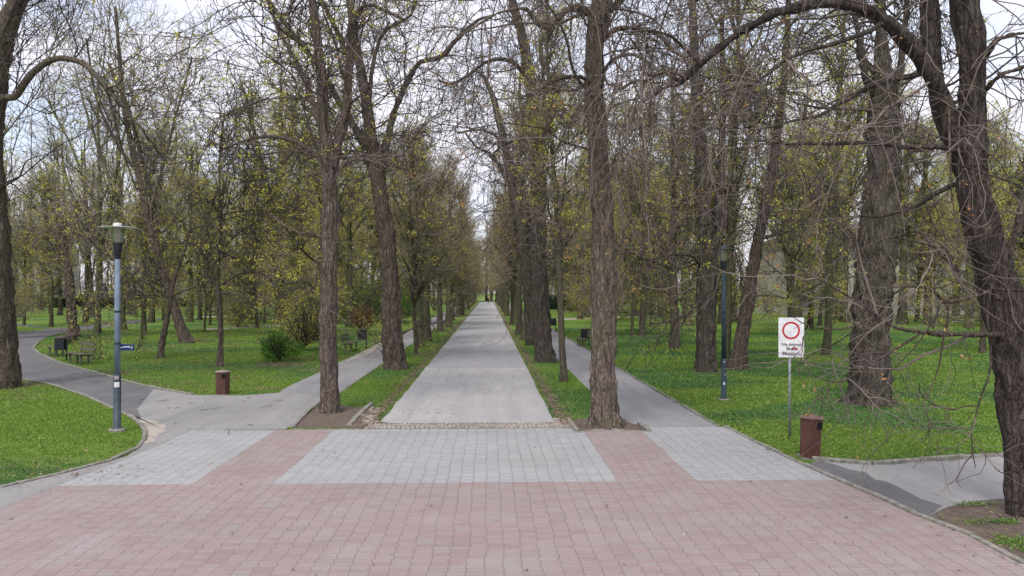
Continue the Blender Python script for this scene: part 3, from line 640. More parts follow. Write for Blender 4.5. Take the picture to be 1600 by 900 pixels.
# ------------------------------------------------------------------ hero trees: limbs laid out at the tree's own distance
def hero(name, base, stems, label, seed, barkm, twm, leafm, n=(90, 500, 2200, 0), mode='droop', rt=.004, leafn=800, lsize=(.03, .06), flare=(.6, .35, 6), group=None, limbs=(), extra=0, twr=(.8, 1.8), disp=.6, lclump=4, lspread=.06, down_extra=0, wig_extra=.14, limbm=None, strands=0):
    """base: px of the foot; stems/limbs: lists of (px, py, width px[, depth offset m])"""
    rg = np.random.RandomState(seed); g = G(*base); Y0 = g.y
    def conv(L):
        rows = []
        for q in L:
            dy = q[3] if len(q) > 3 else 0; p = P3(q[0], q[1], Y0 + dy) - g
            rows.append((p.x, p.y, p.z, q[2] * (Y0 + dy) / F / 2 * .89))
        return rows
    root = empty(name, g, label, 'tree', group)
    allP, allR = [], []
    tr = Acc()
    for i, s in enumerate(stems):
        rows = conv(s)
        if i == 0:
            rows[0] = (rows[0][0], rows[0][1], -.06, rows[0][3])
            P, R = resample(rows, 110); tr.add(tubes(P[None], R[None], 48, flare=(flare[0], flare[1], flare[2], rg.rand() * 6), disp=disp, seed=seed), 0)
        else:
            P, R = resample(rows, 50); tr.add(tubes(P[None], R[None], 20, disp=disp, seed=seed + i), 0)
        P, R = resample(rows, 24); h = P[:, 2] > 3.4
        if h.sum() > 3: 
            rr_ = np.concatenate([P[h], R[h][:, None]], 1); P, R = resample(rr_, 24); allP.append(P); allR.append(R)
    link('trunk', tr.mesh('trunk', [barkm]), root)
    for i, s in enumerate(limbs):
        a = Acc(); rows = conv(s); P, R = resample(rows, 40); a.add(tubes(P[None], R[None], 12, disp=disp * .6, seed=seed + 9 + i), 0)
        link('limb', a.mesh('limb', [limbm or barkm]), root)
        P, R = resample(rows, 24); allP.append(P); allR.append(R)
    P1 = np.array(allP); R1 = np.array(allR)
    cr = Acc()
    if extra:
        w8 = np.linalg.norm(np.diff(P1, axis=1), axis=2).sum(1)
        Pe, Re = grow(rg, P1, R1, extra, .02, 1, ang=(62, 14), k=24, wig=wig_extra * .8, g0=.01, g1=-.015 if mode == 'droop' else .03, rr=.42, rtip=.006, absL=(1.4, 4.0), rmax=.034, weight=w8, down=down_extra)
        cr.add(tubes(Pe, Re, 6), 0); P1 = np.concatenate([P1, Pe]); R1 = np.concatenate([R1, Re])
    if strands:
        Ps, Rs = grow(rg, P1, R1, strands, .05, 1, ang=(70, 12), k=14, wig=.13, g0=-.30, g1=-.06, rr=.4, rtip=.0025, absL=(1.2, 4.2), rmax=.009, down=1.2)
        hi = Ps[:, :, 2].min(1) > (2.3 + 1.2 * rg.rand(len(Ps))); Ps = Ps[hi]; Rs = Rs[hi]; strands = len(Ps)
        cr.add(tubes(Ps, Rs, 4), 1)
        Pt, Rt = grow(rg, Ps, Rs, strands * 4, .15, 1, ang=(38, 12), k=7, wig=.14, g0=-.14, g1=.12, rr=.7, rtip=.002, absL=(.3, 1.0), rmax=.005); cr.add(tubes(Pt, Rt, 3), 1)
        cr.add(leaves(rg, Pt, strands * 10, (.025, .05), 5, .035, t0=.9), 2, False)
    branches(rg, cr, P1, R1, n[0], n[1], n[2], bi=1, p2max=.018, wg=1.25, mode=mode, rt=rt, twr=twr, leafn=leafn, lsize=lsize, n5=n[3], lclump=lclump, lspread=lspread)
    link('crown', cr.mesh('crown', [barkm, twm, leafm]), root)
    return root

hero('avenue_tree', (515, 645), [
    [(515, 645, 33), (514, 600, 30), (513, 540, 28), (514, 450, 26), (516, 380, 25), (516, 300, 23), (510, 230, 21), (506, 180, 18), (501, 110, 16), (494, 50, 14), (487, -20, 12), (480, -120, 9)],
    [(519, 262, 19), (530, 215, 17, .1), (540, 175, 16, .2), (545, 110, 14, .2), (548, 40, 13, .2), (552, -40, 11, .2), (560, -140, 7)]],
    'pale barked forked avenue tree on bare soil, nearest on the left of the drive', 11, BARK_L, TWIG, LEAF_Y, n=(80, 380, 1400, 0), mode='spread', leafn=5500, lsize=(.04, .08),
    limbs=[[(512, 235, 12), (497, 185, 11, .3), (470, 110, 9, .6), (440, 55, 8, .8), (412, -15, 6, 1)],
           [(510, 262, 9), (490, 240, 8, .2), (462, 222, 7, .4), (430, 214, 6, .6), (395, 216, 5, .8), (350, 232, 3, 1)],
           [(518, 290, 9), (532, 262, 8), (555, 249, 7, -.2), (585, 253, 5, -.4), (612, 266, 3, -.5)],
           [(548, 40, 8), (560, 15, 7), (580, 8, 6, -.3), (605, 18, 5, -.5), (630, 30, 3, -.8)],
           [(513, 484, 3.2, -.25), (528, 492, 2.4, -.5), (545, 506, 1.4, -.8)]], extra=14, flare=(.42, .22, 7))
hero('avenue_tree', (615, 577), [
    [(617, 577, 36), (614, 540, 33), (611, 480, 31), (607, 400, 27), (600, 340, 25), (590, 280, 23), (580, 220, 20), (573, 160, 17), (562, 100, 15), (553, 50, 13), (545, -10, 12), (535, -90, 8)],
    [(592, 300, 16), (600, 245, 13, .2), (611, 192, 12, .3), (625, 152, 11, .3), (640, 122, 10, .3), (656, 98, 9, .2), (690, 88, 8, 0), (713, 62, 7, -.2), (743, 34, 6, -.4), (775, 22, 4, -.6)]],
    'dark furrowed avenue tree standing in the left verge grass, second from the square', 12, BARK, TWIG, LEAF_Y, n=(80, 430, 1600, 0), strands=50, mode='droop', leafn=2400, lsize=(.04, .07),
    limbs=[[(572, 235, 13), (552, 195, 12, -.3), (533, 165, 11, -.6), (513, 127, 10, -.9), (477, 77, 9, -1.2), (440, 30, 8, -1.5), (405, -20, 6, -1.6)],
           [(560, 95, 10), (543, 85, 9, .2), (527, 50, 8, .3), (500, -5, 7, .4)],
           [(577, 150, 8), (583, 100, 7, .4), (600, 50, 6, .6), (640, 25, 5, .8), (655, -15, 3, 1)],
           [(585, 262, 8), (565, 248, 6, -.3), (535, 247, 4, -.6), (505, 252, 3, -.8)]], extra=22, flare=(.25, .3, 6), down_extra=.5)
hero('avenue_tree', (945, 668), [
    [(946, 668, 46), (944, 630, 43), (942, 560, 42), (942, 500, 43), (943, 440, 42), (943, 380, 39), (939, 300, 35), (934, 230, 33), (930, 160, 31), (929, 100, 30), (932, 50, 33), (940, 10, 34), (950, -60, 26), (960, -150, 18), (965, -260, 10)]],
    'thick grooved avenue tree at the square, nearest on the right of the drive', 13, BARK_L, TWIG_P, LEAF_O, n=(80, 480, 1900, 0), strands=150, mode='droop', leafn=1500, lsize=(.03, .06), rt=.003,
    limbs=[[(925, 22, 15), (905, 13, 12, -.2), (885, 16, 11, -.4), (868, 34, 10, -.5), (852, 43, 9, -.6), (838, 34, 8, -.7), (820, 14, 6, -.8), (780, 20, 5, -.9), (745, 40, 4, -1.0), (705, 66, 3, -1.2)],
           [(945, 60, 10), (965, 45, 9, -.4), (1000, 45, 8, -.8), (1030, 55, 7, -1.1), (1052, 80, 6, -1.2), (1075, 90, 5, -1.4)],
           [(940, 120, 9), (955, 95, 7, -.4), (985, 85, 6, -.8), (1010, 95, 5, -1.1), (1035, 115, 4, -1.4)],
           [(925, 130, 8), (905, 120, 6, -.3), (880, 122, 5, -.5), (850, 135, 4, -.8), (820, 165, 3, -1)],
           [(950, 20, 12), (990, -20, 9, -.6), (1040, -30, 7, -1.2), (1090, 0, 5, -1.8)],
           [(925, -30, 12), (880, -60, 9, -.6), (820, -50, 7, -1.2), (770, 0, 5, -1.8)]], extra=22, flare=(.75, .22, 7), twr=(.9, 2.2), down_extra=1.2)
hero('avenue_tree', (851, 566), [
    [(853, 566, 30), (849, 530, 28), (844, 480, 27), (842, 400, 26), (841, 300, 24), (838, 220, 22), (832, 160, 19), (824, 100, 17), (814, 50, 15), (800, 0, 13), (790, -70, 9)]],
    'dark trunked avenue tree with crooked arching limbs in the right verge, second from the square', 14, BARK_D, TWIG, LEAF_O, n=(80, 450, 1800, 0), strands=70, mode='droop', leafn=1600, lsize=(.04, .07), rt=.004,
    limbs=[[(830, 135, 9), (812, 107, 8, -.3), (790, 93, 7, -.6), (762, 96, 6, -.9), (735, 115, 5, -1.1), (705, 131, 4, -1.3), (685, 125, 3, -1.4)],
           [(842, 150, 7), (860, 125, 6, .2), (880, 118, 5, .3), (900, 130, 3, .4)],
           [(842, 190, 6), (862, 168, 5, -.3), (890, 165, 4, -.5), (905, 185, 2.5, -.7)],
           [(838, 240, 6), (815, 222, 5, -.4), (790, 225, 4, -.7), (765, 245, 3, -1)]], extra=16, flare=(.3, .35, 6), down_extra=1)
hero('avenue_tree', (833, 540), [
    [(832, 540, 20), (829, 500, 18), (822, 420, 17), (812, 350, 16), (802, 300, 15), (792, 245, 13), (780, 190, 11), (770, 150, 9), (760, 128, 7), (752, 112, 5)]],
    'twisted avenue tree leaning over the drive from just behind the dark right verge tree', 15, BARK_D, TWIG, LEAF_Y, n=(40, 220, 800, 0), mode='droop', leafn=900, lsize=(.05, .08), rt=.006,
    limbs=[[(790, 240, 6), (775, 213, 5, -.3), (748, 203, 4, -.5), (715, 208, 3, -.8)],
           [(786, 268, 6), (765, 240, 5, -.3), (745, 230, 4, -.6), (725, 205, 3, -.8)],
           [(800, 290, 7), (815, 220, 6), (812, 140, 5), (820, 60, 4)], [(822, 420, 8), (835, 300, 7, .6), (850, 180, 6, .8), (845, 60, 5, 1)]], extra=16, flare=(.3, .35, 5))
# near chestnut at the right edge
hero('chestnut_tree', (1588, 805), [
    [(1590, 805, 36), (1589, 760, 35), (1586, 700, 37), (1583, 640, 44), (1580, 580, 52), (1573, 520, 60), (1561, 450, 61), (1543, 390, 56), (1529, 330, 52), (1520, 280, 48), (1519, 210, 45), (1521, 150, 44), (1518, 90, 44), (1512, 30, 44), (1500, -40, 40), (1490, -140, 28), (1480, -260, 16)],
    [(1518, 300, 34), (1500, 240, 34, .1), (1484, 190, 33, .1), (1466, 140, 29, 0), (1440, 92, 27, -.1), (1405, 52, 24, -.2), (1362, 20, 20, -.3), (1300, 6, 17, -.3), (1235, 14, 15, -.2), (1185, 34, 13.5, 0), (1135, 66, 13, .2), (1095, 100, 11, .4), (1062, 132, 8, .6)],
    [(1510, 270, 26, .3), (1478, 200, 27, .45), (1462, 130, 28, .5), (1455, 60, 28, .5), (1450, -20, 27, .5), (1440, -120, 20, .5)]],
    'dark gnarled chestnut leaning in at the right edge, its long limb arching over the lawn', 16, BARK_D, TWIG_P, LEAF_O, n=(50, 200, 520, 0), strands=110, mode='droop', leafn=700, lsize=(.02, .04), rt=.0022,
    limbs=[[(1560, 420, 19, 0), (1578, 388, 16, -.2), (1592, 350, 15, -.3), (1604, 310, 14, -.4), (1630, 240, 11, -.6)],
           [(1572, 524, 12, 0), (1540, 523, 10, -.4), (1480, 522, 9, -.5), (1432, 518, 8, -.6), (1395, 510, 7, -.7), (1372, 495, 6, -.7), (1340, 472, 5, -.8), (1292, 443, 4, -.9), (1230, 410, 2.5, -1)],
           [(1553, 442, 9, 0), (1545, 455, 8, -.4), (1515, 465, 7, -.5), (1478, 471, 6, -.6), (1455, 452, 4, -.7), (1420, 447, 3.5, -.8), (1370, 452, 2.5, -.9), (1340, 462, 1.5, -1)],
           [(1478, 471, 5, -.6), (1481, 495, 4, -.6), (1474, 530, 4, -.6), (1466, 575, 3, -.6), (1449, 622, 2, -.6)],
           [(1390, 511, 5, -.7), (1362, 498, 4, -.7), (1332, 510, 3, -.8), (1300, 514, 3, -.8), (1262, 508, 2, -.9), (1236, 494, 1.5, -1)],
           [(1440, 520, 4, -.6), (1395, 548, 3.5, -.7), (1345, 578, 3, -.8), (1322, 594, 2.5, -.8), (1298, 596, 2, -.9), (1270, 586, 1.6, -.9), (1262, 575, 2.5, -.9)],
           [(1500, 425, 6, 0), (1480, 408, 5, -.3), (1458, 385, 5, -.3), (1425, 376, 4, -.4), (1385, 372, 3, -.5), (1340, 392, 2, -.6)],
           [(1538, 92, 10, 0), (1555, 65, 9, -.2), (1578, 55, 8, -.3), (1610, 50, 7, -.4)],
           [(1540, 140, 9, 0), (1562, 118, 8, -.2), (1590, 108, 7, -.2), (1625, 95, 5, -.3)],
           [(1095, 100, 8, .4), (1078, 84, 7, .3), (1062, 68, 6, .2), (1045, 55, 5, 0), (1015, 48, 4, -.2), (985, 50, 3, -.3)],
           [(1072, 122, 7, .5), (1045, 112, 6, .4), (1010, 116, 5, .3), (1002, 85, 4, 0), (985, 60, 3, -.2)],
           [(1064, 128, 7, .6), (1040, 115, 5, .6), (1012, 125, 4, .6), (990, 128, 4, .5), (962, 145, 3, .4)],
           [(1062, 132, 6, .6), (1030, 140, 5, .6), (1016, 160, 4, .6), (1014, 200, 3, .6)],
           [(1168, 42, 4, 0), (1160, 90, 4, 0), (1146, 170, 3.5, 0), (1136, 240, 3, 0), (1130, 300, 2, 0)],
           [(1482, 150, 3.5, -.6), (1484, 230, 3.5, -.7), (1487, 300, 3, -.7), (1492, 335, 2.5, -.7), (1503, 380, 1.6, -.7)],
           [(1484, 150, 3, -.7), (1497, 135, 3, -.7), (1510, 160, 2.5, -.8), (1530, 185, 2, -.8), (1542, 200, 1.6, -.8)]],
    extra=10, flare=(.12, .2, 5), limbm=BARK, twr=(.5, 1.5), disp=.55, down_extra=1.0, lclump=3, lspread=.03)
hero('broad_old_tree', (1355, 632), [
    [(1355, 632, 64), (1357, 600, 60), (1360, 540, 60), (1365, 460, 60), (1372, 380, 58), (1378, 300, 56), (1380, 220, 52), (1382, 150, 50), (1380, 118, 40), (1378, 80, 24), (1376, 0, 16), (1370, -90, 9)]],
    'very broad dark trunk with flared root foot on the lawn behind the round warning sign', 17, BARK_D, TWIG, LEAF_Y, n=(60, 350, 1300, 0), mode='spread', leafn=3600, lsize=(.04, .07), rt=.005,
    limbs=[[(1390, 150, 16), (1405, 112, 13, .2), (1412, 60, 10, .4), (1418, -10, 8, .5)], [(1365, 150, 16), (1352, 118, 13, -.2), (1342, 60, 10, -.4), (1330, -20, 8, -.5)],
           [(1362, 172, 6, -.3), (1320, 170, 5, -.7), (1280, 168, 4, -1), (1240, 160, 3, -1.2)], [(1385, 280, 7, -.3), (1420, 240, 5, -.5), (1460, 235, 4, -.7)]], extra=26, flare=(.62, .30, 9))
hero('left_edge_tree', (8, 606), [
    [(0, 606, 56), (-2, 560, 55), (-6, 480, 54), (-11, 400, 52), (-16, 300, 48), (-20, 220, 44), (-10, 150, 40), (-2, 90, 36), (12, 40, 31), (32, -10, 28), (55, -90, 20), (70, -200, 12)]],
    'massive mossy trunk at the left edge of the photo beside the curving path', 18, BARK, TWIG, LEAF_Y, n=(70, 420, 1700, 0), mode='up', leafn=1200, lsize=(.03, .06), disp=.35,
    limbs=[[(-14, 175, 15), (0, 154, 13, -.2), (24, 151, 12, -.3), (38, 130, 12, -.4), (60, 106, 11, -.5), (90, 91, 10, -.6), (125, 97, 9, -.7), (150, 118, 8, -.8), (185, 160, 6, -.9), (225, 205, 4, -1)],
           [(150, 118, 6, -.8), (170, 150, 5, -.7), (190, 230, 4, -.5), (215, 300, 2, -.3)], [(20, 20, 12), (60, -40, 9, -.5), (120, -60, 7, -1)]], extra=10, flare=(.28, .35, 7))
# leaning and kinked trees on the left lawn
hero('leaning_tree', (291, 536), [
    [(292, 537, 20), (280, 505, 15), (270, 475, 14), (256, 430, 13), (243, 385, 12), (230, 330, 11), (215, 270, 10), (202, 210, 9), (192, 150, 8), (186, 80, 6), (180, 10, 4)],
    [(243, 385, 9), (240, 320, 8, .5), (222, 250, 7, 1), (200, 170, 6, 1), (170, 100, 4, 1)]],
    'leaning dark tree with sprawling foot, crossing a paler stem in the left lawn', 19, BARK, TWIG_F, LEAF_Y, n=(110, 650, 2600, 0), mode='up', leafn=9000, lsize=(.06, .11), rt=.006,
    limbs=[[(232, 335, 6), (255, 260, 5, .5), (275, 180, 4, 1), (300, 90, 3, 1)], [(215, 270, 6), (180, 220, 5, -.5), (150, 150, 4, -1), (135, 60, 3, -1)]], extra=20, flare=(.5, .3, 4))
hero('pale_stem_tree', (250, 560), [
    [(250, 561, 11), (254, 530, 9), (262, 495, 9), (266, 470, 8), (270, 445, 6), (280, 415, 5), (292, 380, 4), (300, 330, 3)]],
    'small pale stemmed tree with long low side branches, crossing the leaning tree', 20, BARK_L, TWIG_P, LEAF_Y, n=(60, 320, 1100, 0), mode='spread', leafn=4500, lsize=(.05, .09), rt=.005,
    limbs=[[(265, 466, 5), (240, 448, 4, -.4), (205, 428, 4, -.8), (175, 405, 3, -1), (150, 385, 2.5, -1.2), (135, 345, 1.5, -1.4)],
           [(264, 464, 4), (285, 455, 4, -.2), (310, 446, 3, -.4), (335, 440, 2, -.6)],
           [(266, 463, 3.5), (230, 465, 3, -.3), (180, 468, 2.5, -.5), (140, 462, 2, -.7)], [(268, 455, 4), (240, 430, 3, .4), (215, 408, 2, .8)]], extra=8, flare=(.2, .2, 4))
hero('young_tree', (343, 573), [
    [(343, 574, 11), (344, 550, 9), (345, 520, 9), (343, 480, 9), (341, 450, 8), (342, 400, 6), (345, 340, 5), (343, 260, 4), (350, 180, 2.5)]],
    'slim straight young tree in spring leaf rising just behind the left rusty bin', 21, BARK, TWIG, LEAF_Y, n=(90, 480, 1700, 0), mode='spread', leafn=6500, lsize=(.05, .09), rt=.005,
    limbs=[[(342, 445, 5), (330, 425, 4, -.2), (318, 395, 3.5, -.4), (300, 380, 3, -.5), (280, 380, 2, -.6)], [(343, 448, 4), (370, 430, 3, .2), (400, 425, 2, .3), (425, 436, 1.5, .4)],
           [(343, 400, 4), (365, 370, 3, -.3), (392, 352, 2, -.6)], [(342, 360, 4), (318, 330, 3, .3), (300, 290, 2, .6)], [(341, 458, 3), (370, 462, 2.4, -.5), (400, 474, 1.6, -.8)]], extra=14, flare=(.3, .25, 4))
hero('double_trunk_tree', (1105, 583), [
    [(1103, 583, 34), (1103, 540, 31), (1103, 470, 30), (1103, 400, 27), (1100, 320, 24), (1094, 240, 20), (1090, 170, 18), (1086, 100, 16), (1082, 20, 13), (1078, -80, 8)],
    [(1112, 583, 16, .1), (1112, 500, 15, .2), (1114, 420, 15, .4), (1122, 330, 13, .5), (1128, 230, 12, .6), (1130, 130, 10, .8), (1128, 20, 8, .8)]],
    'stout twin ribbed trunk on the lawn immediately left of the dark lamp post', 22, BARK_D, TWIG, LEAF_Y, n=(50, 330, 1300, 0), strands=110, mode='droop', leafn=2600, lsize=(.05, .08), rt=.005,
    limbs=[[(1102, 420, 8), (1080, 400, 6, -.4), (1050, 398, 4, -.8), (1020, 405, 3, -1)], [(1095, 470, 5, -.3), (1070, 492, 4, -.6), (1035, 504, 3, -.8), (1005, 505, 2, -1)]], extra=36, flare=(.25, .3, 8), down_extra=1)
hero('slanting_tree', (1155, 578), [
    [(1152, 578, 30), (1157, 545, 24), (1164, 500, 22), (1172, 450, 21), (1182, 390, 19), (1194, 330, 18), (1206, 270, 16), (1216, 200, 14), (1224, 130, 12), (1230, 50, 10), (1234, -40, 7)]],
    'mossy trunk slanting right, just right of the dark lamp post on the lawn', 23, BARK, TWIG, LEAF_Y, n=(55, 350, 1400, 0), mode='droop', leafn=3600, lsize=(.05, .08), rt=.005, extra=30, flare=(.4, .3, 5), down_extra=.8)
hero('broken_trunk', (115, 527), [
    [(116, 527, 17), (113, 500, 15), (110, 460, 14), (106, 420, 13), (100, 385, 12), (96, 360, 11), (94, 345, 7)]],
    'dead trunk snapped off at the top, standing where the left paths divide', 24, BARK, TWIG, LEAF_Y, n=(14, 40, 90, 0), mode='spread', leafn=4, extra=3, flare=(.35, .35, 5))

# ------------------------------------------------------------------ woods
V_ = {}
for i in range(5): V_['tall%d' % i] = generic_tree(100 + i, 21 + i % 3 * 1.5, .40, .27, 24, .30, 'up' if i % 2 else 'spread', (85, 400, 1400), 9500 + 2600 * i, fork=i in (1, 3), low=1)
for i in range(3): V_['thin%d' % i] = generic_tree(200 + i, 17 + i, .17, .22, 20, .20, 'up', (75, 340, 1200), 11000, low=1, lsize=(.06, .11), low_len=.2)
for i in range(3): V_['ches%d' % i] = generic_tree(300 + i, 19 + i, .36, .20, 26, .26, 'droop', (120, 620, 2300), 8000, leafm=LEAF_M if i == 1 else LEAF_Y, low=4, barkm=BARK, twm=TWIG, low_len=.22)
for i in range(3): V_['sap%d' % i] = generic_tree(400 + i, 7.5 + i, .065, .15, 18, .3, 'up', (70, 300, 1000), 4600, low=3, lsize=(.04, .08), rt=.004, wob=.05)
for i in range(2): V_['lush%d' % i] = generic_tree(500 + i, 13 + 3 * i, .16, .18, 22, .26, 'spread', (110, 560, 2000), 15000, low=3, lsize=(.06, .11), wob=.04)

for i in range(3): V_['ave%d' % i] = generic_tree(700 + i, 11 + i, .24, .30, 20, .24, 'up', (90, 420, 1500), 6500, leafm=(LEAF_Y, LEAF_M, LEAF_M)[i], low=0, lsize=(.05, .10))
for i in range(3): V_['bare%d' % i] = generic_tree(600 + i, 20 + i, .26, .36, 15, .28, 'up', (60, 260, 820), 2200, low=0, fork=i != 1, rt=.0055)
rw = random.Random(77); taken = []
def put(kind, x, y, name, label, group=None, s=1, sw=None, tilt=(0, 0), rz=None):
    taken.append((x, y)); sw = sw or s
    return place_tree(name, V_[kind], (x, y, 0), label, 'tree', group, rw.uniform(0, 6.28) if rz is None else rz, (sw, sw, s), tilt)
listed = [ # px, py, width px, kind, name, label, tilt
 (37, 508, 4, 'sap0', 'young_tree', 'thin curved sapling beside the small grass wedge, right of the edge trunk', None),
 (46, 485, 10, 'thin0', 'woodland_tree', 'slim tree by the dark hedge, next right from the left edge trunk', None),
 (64, 484.5, 14, 'tall1', 'woodland_tree', 'stout forked tree by the dark hedge, far left', None),
 (77, 490, 4, 'sap1', 'young_tree', 'straight thin pole of a tree between the forked tree and the snapped trunk', None),
 (135, 504, 7, 'thin1', 'woodland_tree', 'slim tree in the far left lawn, just right of the snapped trunk', None),
 (146, 496, 15, 'tall2', 'woodland_tree', 'thick flared tree near the hedge, behind the slim tree left of the lamp', None),
 (153, 521.5, 8, 'thin2', 'woodland_tree', 'slim tree beside the far side of the curving path, left of the blue lamp', None),
 (191, 516, 10, 'thin0', 'woodland_tree', 'slim tree seen directly behind the blue lamp post', None),
 (203, 492, 9, 'tall0', 'woodland_tree', 'distant tree near the hedge, first to the right of the blue lamp', None),
 (236, 504, 11, 'tall3', 'woodland_tree', 'tree at the end of the far path between the blue lamp and the leaning tree', None),
 (297, 503.5, 9, 'tall4', 'woodland_tree', 'straight tree right behind the picnic table on the left lawn', None),
 (312, 500, 7, 'thin1', 'woodland_tree', 'slender tree just right of the picnic table tree', None),
 (320, 520, 3, 'sap2', 'young_tree', 'very thin sapling at the left end of the pale strip path', None),
 (328, 508, 4, 'sap0', 'young_tree', 'thin sapling between the picnic table tree and the young tree by the bin', None),
 (367, 497, 4, 'lush0', 'woodland_tree', 'low leafy tree where the far pale path bends on the left lawn', None),
 (402, 512, 4, 'sap1', 'young_tree', 'thin sapling leaning right at the pale strip path', (0, .14)),
 (413, 505, 4, 'sap2', 'young_tree', 'thin upright sapling right of the leaning one, beyond the pale strip path', None),
 (437, 505, 18, 'tall1', 'woodland_tree', 'stout mossy tree standing behind the green bush', None),
 (492, 532, 10, 'lush1', 'woodland_tree', 'leafy tree seen just left of the pale barked avenue tree', None),
 (547, 511, 11, 'tall2', 'woodland_tree', 'dark straight tree between the two nearest left avenue trees', None),
 (598, 508, 8, 'lush0', 'woodland_tree', 'dark tree half hidden by the second left avenue tree', None),
 (579, 498, 8, 'lush1', 'woodland_tree', 'leafy tree in the woods left of the second left avenue tree', None),
 (650, 555, 5, 'sap1', 'young_tree', 'thin young avenue tree in the left verge right after the furrowed tree', None),
 (658, 543.5, 8, 'thin2', 'avenue_tree', 'slim avenue tree in the left verge behind the thin young one', None),
 (668, 534, 14, 'ches0', 'avenue_tree', 'dark stout avenue tree in the left verge behind two slim ones', None),
 (688, 518.5, 9, 'ches2', 'avenue_tree', 'lone avenue tree in the left verge after the dark stout one', None),
 (881, 597, 9, 'thin1', 'young_tree', 'slim greenish young tree in the right verge between two thick avenue trees', None),
 (821, 532, 10, 'ches1', 'avenue_tree', 'reddish avenue tree in the right verge just left of the twisted one', None),
 (812, 523.5, 8, 'thin0', 'avenue_tree', 'slim grey avenue tree in the right verge beyond the reddish one', None),
 (802, 507, 7, 'ches0', 'avenue_tree', 'avenue tree in the right verge beyond the slim grey one', None),
 (988, 526, 5, 'sap2', 'young_tree', 'thin stem on the right lawn just right of the thick grooved avenue tree', None),
 (1003, 525, 10, 'lush0', 'woodland_tree', 'small mossy footed tree on the right lawn between walkway and twin trunk', None),
 (1055, 545, 12, 'ches2', 'woodland_tree', 'tree with narrow grey trunk on the open right lawn, left of the twin trunk', None),
 (1017, 491.5, 9, 'tall0', 'woodland_tree', 'straight tree far back on the right lawn, above the mossy footed one', None),
 (1040, 505, 9, 'tall3', 'woodland_tree', 'straight tree at the back of the right lawn, left of the grey trunk', None),
 (1134, 576, 13, 'thin1', 'woodland_tree', 'dark trunk squeezed between the dark lamp post and the slanting tree', None),
 (1240, 516, 13, 'tall4', 'woodland_tree', 'tree behind the top of the round warning sign', None),
 (1265, 514, 9, 'lush1', 'woodland_tree', 'leafy tree just right of the warning sign, further back', None),
 (1290, 556, 12, 'thin2', 'woodland_tree', 'straight slender trunk on the lawn between warning sign and broad old tree', None),
 (1410, 507, 13, 'tall1', 'woodland_tree', 'first tree to the right behind the broad old trunk', None),
 (1432, 502, 6, 'thin0', 'woodland_tree', 'thin tree between two stouter ones right of the broad old trunk', None),
 (1450, 507, 13, 'ches0', 'woodland_tree', 'stout tree midway between the broad old trunk and the right edge chestnut', None),
 (1513, 515, 8, 'tall2', 'woodland_tree', 'back row tree just left of the right edge chestnut trunk', None),
 (1535, 553, 9, 'lush0', 'woodland_tree', 'narrow mossy tree on the lawn touching the chestnut outline at the right', None)]
RB = {'tall': .40, 'thin': .17, 'ches': .36, 'sap': .065, 'lush': .16, 'bare': .26, 'ave': .24}
for px, py, wd, kd, nm, lb, tl in listed:
    g = G(px, py); rad = wd * g.y / F / 2; s = 1.0 if kd[:3] != 'sap' else rw.uniform(.8, 1.1)
    sw = min(1.5, max(.55, rad / RB[kd.rstrip('0123456789')])); s = min(1.2, max(.8, sw)) 
    if px < 240 and kd[:3] != 'sap': kd = 'bare%d' % (px % 3); sw = min(1.6, max(.5, rad / .26)); s = 1.0; sw = sw * 1.0
    if nm == 'avenue_tree': kd = 'ave%d' % (px % 3); sw = min(1.4, max(.7, rad / .24)); s = .95 if px < 763 else 1.2
    put(kd, g.x, g.y, nm, lb, s=s, sw=(sw + s) / 2, tilt=tl or (rw.uniform(-.03, .03), rw.uniform(-.03, .03)))
# the rest of the avenue, to the far end
for i, y in enumerate(np.arange(66, END, 9.0)):
    put(rw.choice(['ave0', 'ave1', 'ave2']), -3.6 + rw.uniform(-.3, .3), y + rw.uniform(-1.5, 1.5), 'avenue_tree', 'avenue tree far along the left side of the drive', 'far avenue trees on the left', rw.uniform(.72, 1.2), rw.uniform(.75, 1.2), (rw.uniform(-.05, .05), rw.uniform(-.02, .06)))
    put(rw.choice(['ave0', 'ave1', 'ave2']), 2.5 + rw.uniform(-.3, .3), y + 3 + rw.uniform(-1.5, 1.5), 'avenue_tree', 'avenue tree far along the right side of the drive', 'far avenue trees on the right', rw.uniform(.75, 1.3), rw.uniform(.75, 1.25), (rw.uniform(-.05, .05), rw.uniform(-.06, .02)))
def fill(n, x0, x1, y0, y1, kinds, label, group, mind=5.0, s=(.8, 1.15), name='woodland_tree'):
    c = 0
    for _ in range(n * 30):
        if c >= n: break
        y = y0 + (y1 - y0) * rw.random() ** .8; x = rw.uniform(x0, x1)
        if abs(x + (37 / F) * 0) > .78 * y + 6: continue
        if -8.2 < x < 7.2: continue
        if 30 < x < 74 and y > 90: continue
        if any((x - a) ** 2 + (y - b) ** 2 < mind ** 2 for a, b in taken): continue
        q = rw.uniform(*s); kd_ = rw.choice(kinds)
        if x < -.36 * y and label.startswith('bare') and rw.random() < .85: kd_ = rw.choice(['bare0', 'bare1', 'bare2'])
        put(kd_, x, y, name, label, group, q, q * rw.uniform(.8, 1.1), (rw.uniform(-.05, .05), rw.uniform(-.05, .05))); c += 1
TL = ['tall0', 'tall1', 'tall2', 'tall3', 'tall4']
fill(54, -110, -8, 62, 150, TL + ['thin0', 'thin1', 'thin2', 'lush0'], 'bare woodland tree in the crowd far behind the left lawn', 'left woodland trees', 5.5)
fill(20, -40, -8, 46, 110, ['lush0', 'lush1', 'sap0', 'sap1', 'lush1'], 'low leafing tree of the thicket between left lawn and avenue', 'left thicket trees', 3.4)
fill(52, 8, 110, 56, 150, TL + ['ches0', 'ches2', 'thin1', 'lush1'], 'bare woodland tree in the crowd far behind the right lawn', 'right woodland trees', 5.5)
